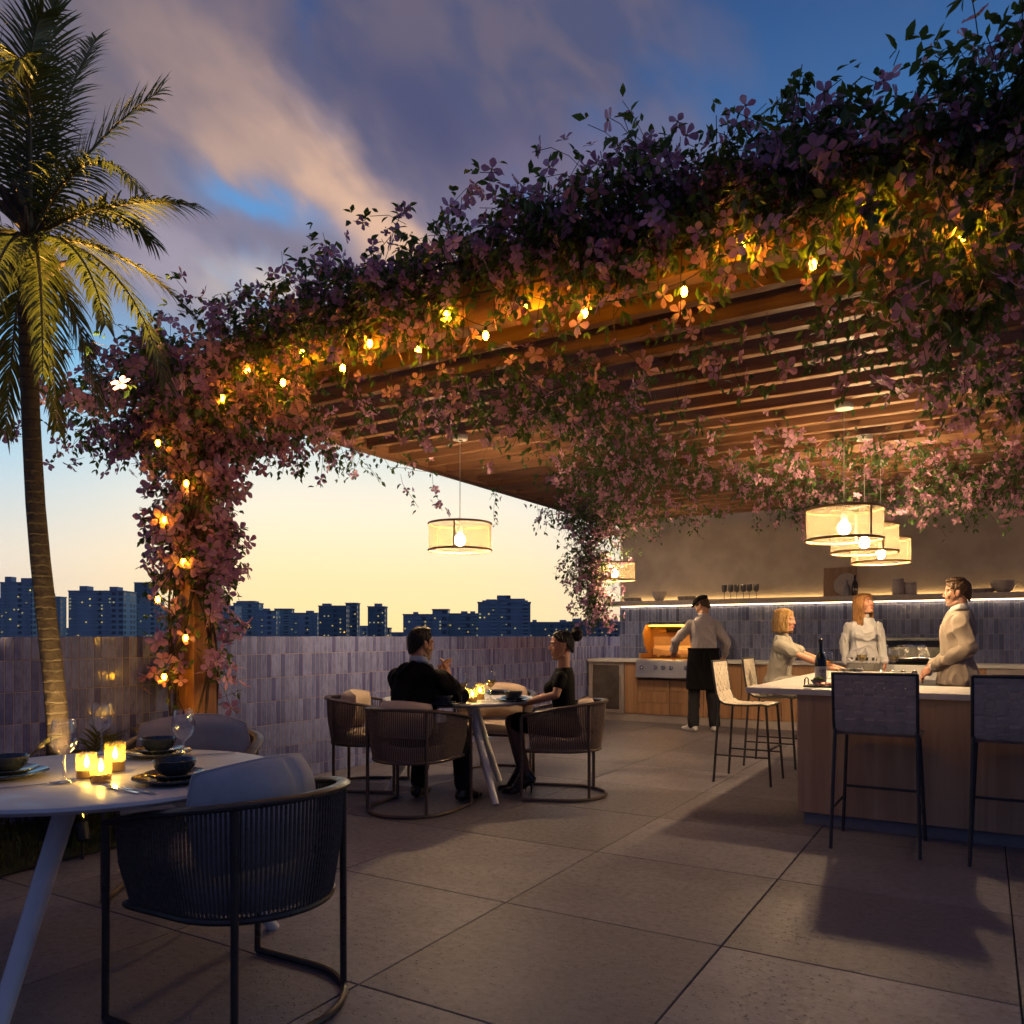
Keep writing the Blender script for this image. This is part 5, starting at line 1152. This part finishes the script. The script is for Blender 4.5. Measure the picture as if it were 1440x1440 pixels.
    def sleeve(s, mb, side, infl=.014, upto=2., cuff=0.):
        S, E, Wp = s.joint['arm', side]; g = (.80 if s.f else 1.); M1 = S.lerp(E, .35)
        if upto <= 1.:
            e = S.lerp(E, upto); mb.cap(S, M1, .054*g+infl, .052*g+infl); mb.cap(M1, e, .052*g+infl, .046*g+infl*1.5); return
        w = E.lerp(Wp, upto-1.); mb.cap(S, M1, .056*g+infl, .052*g+infl); mb.cap(M1, E, .052*g+infl, .043*g+infl); mb.cap(E, E.lerp(w, .4), .043*g+infl, .042*g+infl*.9); mb.cap(E.lerp(w, .4), w, .042*g+infl*.9, .031*g+infl*.8)
        if cuff: mb.cap(w-(Wp-E).normalized()*.025, w, .034*g+infl+cuff, .034*g+infl+cuff)
    def leg(s, side, Hp, K, A, toe, skin=True, shoe=None, heel=0.):
        Hp, K, A = Vector(Hp), Vector(K), Vector(A); g = .95 if s.f else 1.; m = s.skin; s.joint['leg', side] = (Hp, K, A)
        m.cap(Hp, Hp.lerp(K, .5), .083*g, .068*g); m.cap(Hp.lerp(K, .5), K, .068*g, .053*g); m.cap(K, K.lerp(A, .3), .050*g, .054*g); m.cap(K.lerp(A, .3), A, .054*g, .034*g)
        d = Vector(toe).normalized(); s.foot(m, A, d, heel, .0)
        if shoe is not None: s.foot(shoe, A, d, heel, .009)
    def foot(s, m, A, d, heel, infl):
        dn = Vector((0, 0, -1)); flat = Vector((d.x, d.y, 0)).normalized(); zf = A.z-.07-heel if heel else A.z-.075
        ball = A+flat*(.105 if heel else .125); ball.z = max(.018+infl*.4, A.z-.065-heel*1.); hl = A-flat*.035; hl.z = A.z-.048
        m.cap(A, hl, .036+infl, .033+infl); m.cap(hl, ball, .031+infl, .030+infl*.8); m.cap(A+flat*.02, ball, .033+infl, .026+infl); tip = ball+flat*.075; tip.z = ball.z-.004; m.cap(ball+Vector((-flat.y, flat.x, 0))*.012, tip+Vector((-flat.y, flat.x, 0))*.005, .029+infl*.7, .020+infl*.7); m.cap(ball-Vector((-flat.y, flat.x, 0))*.012, tip-Vector((-flat.y, flat.x, 0))*.01, .028+infl*.7, .018+infl*.7)
        if heel and infl: m.cap(hl+Vector((0, 0, -.02)), Vector((hl.x, hl.y, .004)), .012, .006, 10)
    def trouser(s, mb, side, infl=.014, upto=.97, flare=0.):
        Hp, K, A = s.joint['leg', side]; g = .95 if s.f else 1.; e = K.lerp(A, upto)
        mb.cap(Hp, Hp.lerp(K, .5), .086*g+infl, .072*g+infl); mb.cap(Hp.lerp(K, .5), K, .072*g+infl, .058*g+infl); mb.cap(K, K.lerp(e, .4), .057*g+infl, .056*g+infl); mb.cap(K.lerp(e, .4), e, .056*g+infl, .046*g+infl+flare)
    def wear(s, name, mb, mat, voxel=.0065, smooth=3, wr=.006, ws=14., label=None, vert=.5):
        o = link(name, remesh(mb, voxel, smooth, wr, ws, seed=len(name)+int(s.root.location.x*100) % 50, vert=vert), mat, s.root, smooth='all'); 
        if label: o['label'] = label
        return o
    def finish(s, skin, brow, beard=None):
        me = remesh(s.skin, .0042, 2); n = len(me.polygons); C = np.zeros(n*3, np.float32); me.polygons.foreach_get('center', C); C = C.reshape(-1, 3)
        Mi = np.array(s.hM.transposed()); L = ((C-np.array(s.hc)) @ Mi.T)/s.hk      # head-local coordinates
        mi = np.zeros(n, np.int32); ax = np.abs(L[:, 0]); y, z = L[:, 1], L[:, 2]; near = (np.linalg.norm(L, axis=1) < .2)
        if beard is not None:
            hz = -.040-.035*np.clip((ax-.02)/.05, 0, 1)*0; b = near & (y > -.02) & (z < -.036) & (z > -.125) & ~((ax < .02) & (z > -.07) & (z < -.05)) & ((z < -.045) | (ax < .03) | (ax > .045)); mi[b] = 5
        mi[near & (y > .07) & (((ax/.021)**2+((z+.0605)/.0115)**2) < 1)] = 1
        mi[near & (y > .055) & (((ax-.031)/.0135)**2+((z-.008)/.0062)**2 < 1)] = 2
        mi[near & (y > .055) & (((ax-.0315)/.0058)**2+((z-.008)/.0066)**2 < 1)] = 3
        mi[near & (y > .045) & (((ax-.031)/.0150)**2+((z-.0145)/.0022)**2 < 1)] = 4
        bz = .0275+.004*np.sin(np.clip((ax-.014)/.036, 0, 1)*2.6)
        mi[near & (y > .04) & (ax > .012) & (ax < .050) & (np.abs(z-bz) < (.0035 if s.f else .0048))] = 4
        me.polygons.foreach_set('material_index', mi)
        link('body', me, [skin, s.lips, EYEW, EYED, brow, beard or brow], s.root, smooth='all')
    def hair_cap(s, front=.055, side=-.02, back=-.06, thick=.012, top=.0, mat=None, name='hair', wr=.004, extra=(), voxel=.0042):
        """a close cap of hair: a swollen skull with the face cut away"""
        m = MB(); H, k = s.H, s.hk; nu, nv = 44, 26; vs = {}; rows = []
        for j in range(nv+1):
            for i in range(nu):
                q = 2*math.pi*i/nu; y0, x0 = math.cos(q), math.sin(q)          # q = 0 is the front
                fr = max(0, y0); bk = max(0, -y0); lim = front*fr**1.5*1.0+side*(1-fr)*(1-bk)+back*bk
                if fr > 0: lim = max(lim, .0) if abs(x0) < .6 else lim
                zt = .125+top; z = zt-(zt-lim)*(j/nv)**1.35; f = max(0, 1-((z-.035)/(.09+top))**2)**.5 if z > .035 else 1-.10*((.035-z)/.1)**2
                tk = thick*(1-.85*(j/nv)**4); a = (.0715+tk)*f; b = (.094+tk)*f; yo = -.012
                vs[(j, i)] = (H(x0*a, y0*b+yo, z), H(x0*a*.86, y0*b*.86+yo, z-.004 if j < nv else z))
        O = len(m.v); vl = [vs[(j, i)][0] for j in range(nv+1) for i in range(nu)]+[vs[(j, i)][1] for j in range(nv+1) for i in range(nu)]; K = (nv+1)*nu; fs = []
        for j in range(nv):
            for i in range(nu): a = j*nu+i; b = j*nu+(i+1) % nu; fs.append((a, b, b+nu, a+nu)); fs.append((K+a, K+a+nu, K+b+nu, K+b))
        for i in range(nu): a = nv*nu+i; b = nv*nu+(i+1) % nu; fs.append((a, b, K+b, K+a))
        fs.append(tuple(range(nu-1, -1, -1))); fs.append(tuple(K+i for i in range(nu))); m.add(vl, fs)
        for e in extra: e(m)
        o = link(name, remesh(m, voxel, 2, wr, 55, seed=3, vert=.4), mat, s.root, smooth='all'); return o
    def locks(s, mat, n=110, length=.30, part=.018, fall=.0, spread=.0, seed=0, name='hair', front=True, tip=.3, inward=0., tint=None):
        r = random.Random(seed); m = MB(); H = s.H
        for k in range(n):
            sg = 1 if k % 2 else -1; f = r.uniform(-1, 1)                      # along the parting, front (1) to nape (-1)
            y = -.02+.085*f if f > -.35 else -.05-.045*(-f-.35)/.65; z0 = .118-.030*max(0, f)**2-.02*max(0, -f)**2
            aq = r.uniform(.15, 1.) if f > -.35 else r.uniform(-1, 1)
            ex = sg*(.086+r.uniform(-.004, .008)); ey = y*.95 if f > -.35 else -.10; ang = None
            if f <= -.35: x1 = .085*aq; y1 = -.020-.090*math.sqrt(max(0, 1-(aq)**2))
            else: x1 = ex; y1 = max(-.09, min(.048, y*.9+r.uniform(-.02, .02)))
            x0 = part*1.0+sg*r.uniform(.0, .012); L = length*r.uniform(.86, 1.05)
            pts = [H(x0, y, z0), H(x0*.5+x1*.55, (y+y1)/2, .108-.012*abs(f)), H(x1*.93, y1, .060), H(x1*1.02, y1*1.02-.006, .0)]
            bot = .0-L; nst = 5
            for q in range(1, nst+1):
                g = q/nst; wv = .006*math.sin(g*6+k); pt = H(x1*(1.02-inward*g)+wv, y1*1.03-.006-fall*g+wv*.6, 0); pts.append(pt+Vector((0, spread*g, -L*g)))
            rr = [.007, .013, .015, .015]+[.0145*(1-.7*(q/nst)**2*(1-tip)) for q in range(1, nst+1)]
            # smooth the polyline
            sm = []
            for i in range(len(pts)-1): sm += [pts[i], pts[i].lerp(pts[i+1], .5)]
            sm.append(pts[-1]); sm = [sm[0]]+[(sm[i-1]+sm[i]*2+sm[i+1])/4 for i in range(1, len(sm)-1)]+[sm[-1]]
            r2 = list(np.interp(np.linspace(0, len(rr)-1, len(sm)), range(len(rr)), rr)); m.tube(sm, [q*s.hk*.95 for q in r2], 6)
        o = m.obj(name, mat, s.root, smooth='all'); return o
    def collar(s, mat, h=.535, r=.066, ht=.035, name='collar', open_=.25):
        c, X, Yv = s.spine(h); m = MB(); n = 40; rg = []
        N0 = s.neck
        for i in range(n+1):
            q = math.pi/2+open_+(2*math.pi-2*open_)*i/n; d = X*math.cos(q)+Yv*math.sin(q); b = N0+d*(r*s.k)+Vector((0, 0, -.028*max(0, math.sin(q))-.004)); u = Vector((0, 0, 1))
            rg.append([b-d*.003, b+d*.010-u*.012, b+d*.006+u*ht*.3, b-d*.004+u*ht, b-d*.009+u*ht, b-d*.008])
        m.loft(rg); m.obj(name, mat, s.root, smooth='all')
# --- the man in the dark suit, seated with his back to us ----------------------------------------
W_SUIT = cloth('black_suit', (.004, .004, .0055), .8, sheen=.0); W_SHIRTW = cloth('white_cotton', (.48, .47, .48)); W_DARKTR = cloth('dark_trousers', (.010, .011, .014)); W_SHOE = basic('black_leather', (.012, .011, .011), .3)
c = (-.72, 5.72)
p = Person('man in a dark suit sitting with his back turned, hands clasped', (c[0], c[1], 0), (.42, .91), 1.76, .510, R(12))
p.head(R(-24), R(-3), lips=LIPM); c0, X, Y = p.spine(.435)
for sd in (-1, 1):
    p.arm(sd, c0+X*sd*.172, (.225, .30, .80) if sd > 0 else (-.20, .24, .735), (sd*.045, .45, .925), hand=(-sd*.30, .28, .9), palm=(-sd, .0, -.1), thumb=(0, -1, .3), curl=.8)
    p.leg(sd, (sd*.09, 0, .51), (sd*.15, .43, .535), (sd*.20, .40, .095), (sd*.15, 1, 0)); 
shoe = MB()
for sd in (-1, 1): p.foot(shoe, p.joint['leg', sd][2], Vector((sd*.15, 1, 0)), 0, .010)
p.finish(SKIN_A, H_BLACK, skinmat('stubble_skin', (.20, .105, .07)))
j = MB(); p.torso(j, .020, -.11, .54); [p.sleeve(j, sd, .017, 1.86) for sd in (-1, 1)]
for sd in (-1, 1): j.ell(c0+X*sd*.145+Vector((0, 0, .010)), (.070, .066, .058))
p.wear('jacket', j, W_SUIT, wr=.022, ws=16)
t = MB(); [p.trouser(t, sd, .016, .93) for sd in (-1, 1)]; p.torso(t, .012, -.10, .08); p.wear('trousers', t, W_DARKTR)
p.wear('shoe', shoe, W_SHOE, .005, 2, 0); p.collar(cloth('blue_shirt', (.28, .34, .48)), ht=.040, r=.066)
p.hair_cap(.078, .012, -.080, .008, mat=H_BLACK, extra=[lambda m: m.ell(p.H(0, .015, .105), (.060, .055, .022), p.hM), lambda m: [m.cap(p.H(g*.070, .012, .03), p.H(g*.070, .008, -.03), .009, .006) for g in (-1, 1)]])
# --- the woman in the black dress, seated on the right ---------------------------------------------
W_DRESS = cloth('black_dress', (.004, .004, .005), .7, sheen=.0); W_NYLON = basic('dark_stockings', (.10, .055, .040), .45, var=.1)
c = (.42, 6.27)
w = Person('woman in a short-sleeved black dress with her dark hair in a bun, seated in profile', (c[0], c[1], 0), (-.98, .17), 1.68, .54, R(3), True)
w.head(R(17), R(-4)); c0, X, Y = w.spine(.408)
w.arm(-1, c0+X*-.138, (-.190, .05, .80), (-.12, .30, .725), hand=(.25, 1, -.05), palm=(0, 0, -1), thumb=(1, .3, 0), curl=.5)
w.arm(1, c0+X*.138, (.190, .06, .80), (.10, .30, .725), hand=(-.3, 1, -.05), palm=(0, 0, -1), thumb=(-1, .3, 0), curl=.5)
shoe = MB()
w.leg(-1, (-.085, 0, .55), (-.06, .42, .565), (-.03, .30, .165), (0, 1, 0), heel=.08); w.leg(1, (.085, 0, .55), (.05, .44, .565), (.07, .36, .165), (.1, 1, 0), heel=.08)
for sd in (-1, 1): w.foot(shoe, w.joint['leg', sd][2], Vector((.05*(sd+1), 1, 0)), .08, .006)
w.finish(SKIN_A, H_BLACK)
d = MB(); w.torso(d, .009, -.11, .485); [w.sleeve(d, sd, .009, .42) for sd in (-1, 1)]
for sd in (-1, 1):
    b, X, Y = w.spine(.315); d.ell(b+X*sd*.066+Y*.095, (.060, .055, .060)); H0, K, A = w.joint['leg', sd]; d.cap(H0, H0.lerp(K, .86), .097, .076)
d.cap((0, .05, .55), (0, .33, .565), .085, .065); w.wear('dress', d, W_DRESS, wr=.004)
st = MB()
for sd in (-1, 1): H0, K, A = w.joint['leg', sd]; st.cap(H0.lerp(K, .7), K, .062, .0535); st.cap(K, K.lerp(A, .3), .052, .0535); st.cap(K.lerp(A, .3), A, .0535, .036)
w.wear('stockings', st, W_NYLON, .005, 2, 0); w.wear('shoe', shoe, W_SHOE, .0045, 2, 0)
w.hair_cap(.088, .016, -.068, .006, mat=H_BLACK, extra=[lambda m: m.ell(w.H(0, -.135, .085), (.050, .045, .048), w.hM), lambda m: [m.tube([w.H(.05*math.cos(a)*math.sin(b), -.135+.045*math.sin(a)*.9, .085+.05*math.cos(a)*math.cos(b)) for a in np.linspace(0, 6.28, 14)], .013, 6) for b in (0, 1., 2.)]], wr=.006)
# --- the cook at the open grill ----------------------------------------------------------------------
cp = Vector((2.52, 10.42, 0))
k = Person('cook in a pale shirt, black cap and black apron standing at the open grill', cp, (.03, 1.0), 1.78, .955, R(4), twist=R(4))
k.head(R(52), R(-24), fwd=.012, lips=LIPM); c0, X, Y = k.spine(.435)
k.arm(-1, c0+X*-.168, (-.345, .09, 1.19), (-.335, .33, 1.03), hand=(.12, .8, -.35), palm=(.1, -.2, -1), thumb=(1, .1, 0), curl=.9)
k.arm(1, c0+X*.168, (.30, .0, 1.175), (.315, .17, .98), hand=(-.1, .45, -.8), palm=(-1, 0, 0), thumb=(0, 1, 0), curl=.6)
shoe = MB()
for sd in (-1, 1): k.leg(sd, (sd*.09, 0, .95), (sd*.115, .03, .51), (sd*.14, -.03, .095), (sd*.35-.15, 1, 0)); k.foot(shoe, k.joint['leg', sd][2], Vector((sd*.35-.15, 1, 0)), 0, .012)
k.finish(SKIN_B, H_BROWN)
W_PINK = cloth('pale_shirt', (.40, .365, .375)); s_ = MB(); k.torso(s_, .015, .075, .545, loose=.010); k.sleeve(s_, -1, .015, 1.70, .006); k.sleeve(s_, 1, .015, 1.80, .0)

k.wear('shirt', s_, W_PINK, wr=.0145, ws=20, vert=.45); k.collar(W_PINK, ht=.036)
t = MB(); [k.trouser(t, sd, .020, .97, .008) for sd in (-1, 1)]; k.torso(t, .012, -.10, .06); k.wear('trousers', t, cloth('grey_trousers', (.022, .022, .027)), wr=.008)
ap = MB(); rg = []
for z, rx, ry in ((1.095, .190, .148), (1.07, .196, .152), (.95, .208, .162), (.80, .215, .165), (.60, .222, .172), (.555, .224, .174)):
    rg.append([(rx*math.copysign(abs(math.cos(q))**.85, math.cos(q)), ry*math.copysign(abs(math.sin(q))**.85, math.sin(q))+.008*math.sin(q*6)*(1.1-z), z) for q in [6.283*i/48 for i in range(48)]])
ap.loft(rg); k.wear('apron', ap, cloth('black_apron', (.006, .006, .007), .75, sheen=0.), wr=.007, vert=.25)
bnd = MB(); bnd.loft([[( (.199+e)*math.copysign(abs(math.cos(q))**.85, math.cos(q)), (.157+e)*math.copysign(abs(math.sin(q))**.85, math.sin(q)), z) for q in [6.283*i/48 for i in range(48)]] for z, e in ((1.06, -.006), (1.06, .004), (1.10, .004), (1.10, -.006))], closed=True); bnd.obj('waistband', MATS['black_apron'], k.root, smooth=True)
tie = MB(); tie.tube([(-.02, -.165, 1.07), (-.05, -.182, .99), (-.035, -.190, .82)], .008, 6, flat=(1.6, .5)); tie.tube([(.02, -.165, 1.07), (.04, -.182, .97), (.05, -.19, .78)], .008, 6, flat=(1.6, .5)); tie.ell((0, -.165, 1.08), (.03, .016, .018)); tie.obj('apron_tie', MATS['black_apron'], k.root, smooth=True)
k.wear('shoe', shoe, basic('white_sneaker', (.62, .60, .58), .5, var=.04), .0055, 2, 0)
k.hair_cap(.04, .005, -.075, .006, mat=H_BROWN)
cap_ = MB(); cap_.ell(k.H(0, -.012, .085), (.090, .108, .052), k.hM, 24, 12); cap_.ell(k.H(0, .020, .070), (.088, .098, .030), k.hM, 24, 10); cap_.ell(k.H(0, .098, .052), (.060, .048, .009), k.hM @ Matrix.Rotation(-.25, 3, 'X'), 24, 8)
k.wear('cap', cap_, cloth('black_cap', (.012, .011, .012)), .0045, 2, .003)
gl = MB()
for sg in (-1, 1): gl.tube([k.H(sg*.031+.020*math.cos(a), .094, .006+.016*math.sin(a)) for a in np.linspace(0, 6.1, 16)], .0018, 5, closed=True); gl.tube([k.H(sg*.052, .092, .012), k.H(sg*.075, .04, .012), k.H(sg*.078, -.02, .006)], .0018, 5)
gl.obj('glasses', M_BLACKM, k.root)
# --- blonde woman sitting on the cream stool --------------------------------------------------------
bp = W(-1.72, 7.97, 0)
b = Person('blonde bobbed woman in a cream short-sleeved shirt dress sitting on a bar stool', bp, (CT, -ST), 1.66, .775, R(7), True)
b.head(R(-4), R(-2)); c0, X, Y = b.spine(.408)
b.arm(1, c0+X*.138, (.165, .22, 1.075), (.10, .50, .950), hand=(-.35, 1, -.12), palm=(0, 0, -1), thumb=(-1, .2, 0), curl=.25)
b.arm(-1, c0+X*-.138, (-.165, .22, 1.07), (-.04, .52, .958), hand=(.45, 1, -.12), palm=(0, 0, -1), thumb=(1, .2, 0), curl=.25)
shoe = MB()
for sd in (-1, 1): b.leg(sd, (sd*.085, 0, .765), (sd*.085, .40, .755), (sd*.09, .33, .375), (0, 1, -.1)); b.foot(shoe, b.joint['leg', sd][2], Vector((0, 1, 0)), 0, .009)
b.finish(SKIN_B, H_BLOND)
W_CREAM = cloth('cream_linen', (.34, .32, .275)); d = MB(); b.torso(d, .016, -.11, .505, loose=.012); [b.sleeve(d, sd, .016, .66) for sd in (-1, 1)]
for sd in (-1, 1):
    q, X, Y = b.spine(.30); d.ell(q+X*sd*.055+Y*.060, (.055, .040, .055)); H0, K, A = b.joint['leg', sd]; d.cap(H0, K, .108, .085)
d.cap((0, 0, .78), (0, .38, .76), .10, .082); b.wear('dress', d, W_CREAM, wr=.0145, ws=20, vert=.45); b.collar(W_CREAM, r=.056, ht=.022, h=.52)
t = MB(); [b.trouser(t, sd, .010, .95) for sd in (-1, 1)]; b.wear('trousers', t, cloth('grey_denim', (.13, .13, .15))); b.wear('shoe', shoe, MATS['white_sneaker'], .0055, 2, 0)
b.hair_cap(.058, -.02, -.06, .008, mat=H_BLOND, name='hair'); b.locks(H_BLOND, 150, .115, .02, seed=5, inward=.05, tip=.75, name='bob')
# --- standing woman in the white shirt -------------------------------------------------------------
wp = Vector((3.93, 8.85, 0))
g = Person('standing woman with long honey hair in a white shirt, looking up to the right', wp, (-.30, -.955), 1.74, .955, R(-2), True)
g.head(R(48), R(12), R(4)); c0, X, Y = g.spine(.408)
g.arm(1, c0+X*.138, (.195, -.06, 1.185), (.185, -.03, .955), hand=(-.3, -.2, -.9), palm=(-1, -.2, 0), thumb=(0, 1, 0), curl=.6)
g.arm(-1, c0+X*-.138, (-.195, -.03, 1.18), (-.205, .10, .955), hand=(.05, .35, -.9), palm=(1, 0, 0), thumb=(0, 1, 0), curl=.6)
shoe = MB()
for sd in (-1, 1): g.leg(sd, (sd*.085, 0, .95), (sd*.09, .03, .52), (sd*.10, -.01, .15), (sd*.2, 1, 0), heel=.06); g.foot(shoe, g.joint['leg', sd][2], Vector((sd*.2, 1, 0)), .06, .008)
g.finish(SKIN_B, H_BROWN)
W_BLOUSE = cloth('white_blouse', (.43, .43, .45)); d = MB(); g.torso(d, .013, .0, .50, loose=.018); [g.sleeve(d, sd, .012, 1.93, .003) for sd in (-1, 1)]
for sd in (-1, 1): q, X, Y = g.spine(.31); d.ell(q+X*sd*.064+Y*.080, (.064, .05, .062))
g.wear('shirt', d, W_BLOUSE, wr=.0145, ws=20, vert=.45); g.collar(W_BLOUSE, r=.056, ht=.034, h=.52, open_=.5)
bt_ = MB()
for h in (.10, .17, .24, .31, .38): q, X, Y = g.spine(h); bt_.ell(q+Y*(.150 if h > .2 else .128), (.006, .004, .006), seg=8, rings=5)
bt_.obj('buttons', M_CER, g.root, smooth=True)
t = MB(); [g.trouser(t, sd, .012, .96) for sd in (-1, 1)]; g.torso(t, .014, -.10, .075); g.wear('jeans', t, cloth('grey_jeans', (.17, .165, .16)), wr=.006)
bl = MB(); rg = []
for dz, e in ((-.018, .0), (-.018, .006), (.018, .006), (.018, 0.)): q, X, Y = g.spine(.045); rg.append([q+X*(math.cos(a)*(.172+e))+Y*(math.sin(a)*(.127+e)-.008)+Vector((0, 0, dz)) for a in [6.283*i/40 for i in range(40)]])
bl.loft(rg, closed=True); bl.obj('belt', M_BLACKM, g.root, smooth=True); g.wear('shoe', shoe, W_SHOE, .0055, 2, 0)
g.hair_cap(.058, -.02, -.06, .008, mat=H_AUB); g.locks(H_AUB, 170, .25, -.01, seed=8, spread=-.005, name='long_hair', tip=.5)
# --- man in the beige sweater ------------------------------------------------------------------------
mp_ = Vector((3.80, 6.75, 0))
m_ = Person('man in a beige sweater standing in profile behind the bar, hands joined', mp_, (-.91, .41), 1.75, .935, R(0))
m_.head(R(-6), R(-2), lips=LIPM); c0, X, Y = m_.spine(.435)
m_.arm(-1, c0+X*-.168, (-.225, -.06, 1.155), (-.10, .19, .985), hand=(.55, .65, -.45), palm=(.5, -.6, -.4), thumb=(.1, .3, 1), curl=.9)
m_.arm(1, c0+X*.168, (.225, -.03, 1.15), (.07, .21, .965), hand=(-.55, .55, -.5), palm=(-.4, -.8, -.3), thumb=(0, .3, 1), curl=.9)
shoe = MB()
for sd in (-1, 1): m_.leg(sd, (sd*.09, 0, .93), (sd*.10, .03, .50), (sd*.12, -.02, .095), (sd*.2, 1, 0)); m_.foot(shoe, m_.joint['leg', sd][2], Vector((sd*.2, 1, 0)), 0, .01)
m_.finish(SKIN_B, H_BROWN, skinmat('shaved_skin', (.36, .20, .14)))
W_KNIT = cloth('beige_knit', (.30, .25, .205), bs=500); s_ = MB(); m_.torso(s_, .016, -.095, .535, loose=.006, flare=.22); [m_.sleeve(s_, sd, .015, 1.86, .003) for sd in (-1, 1)]

m_.wear('sweater', s_, W_KNIT, wr=.020, ws=20, vert=.5); m_.collar(W_SHIRTW, ht=.042, r=.068)
cf = MB()
for sd in (-1, 1): S, E, Wp = m_.joint['arm', sd]; cf.cap(E.lerp(Wp, .80), E.lerp(Wp, .97), .041, .040)
m_.wear('shirt_cuff', cf, W_SHIRTW, .005, 1, 0)
t = MB(); [m_.trouser(t, sd, .016, .97) for sd in (-1, 1)]; m_.torso(t, .006, -.10, .02); m_.wear('trousers', t, cloth('tan_chinos', (.24, .15, .085)), wr=.007); m_.wear('shoe', shoe, W_SHOE, .0055, 2, 0)
m_.hair_cap(.076, .012, -.075, .009, mat=H_BROWN, extra=[lambda q: q.ell(m_.H(0, .022, .110), (.055, .058, .024), m_.hM), lambda q: q.ell(m_.H(0, .0, .11), (.066, .075, .028), m_.hM), lambda q: [q.cap(m_.H(g_*.071, .014, .03), m_.H(g_*.071, .010, -.03), .008, .005) for g_ in (-1, 1)]], wr=.006)
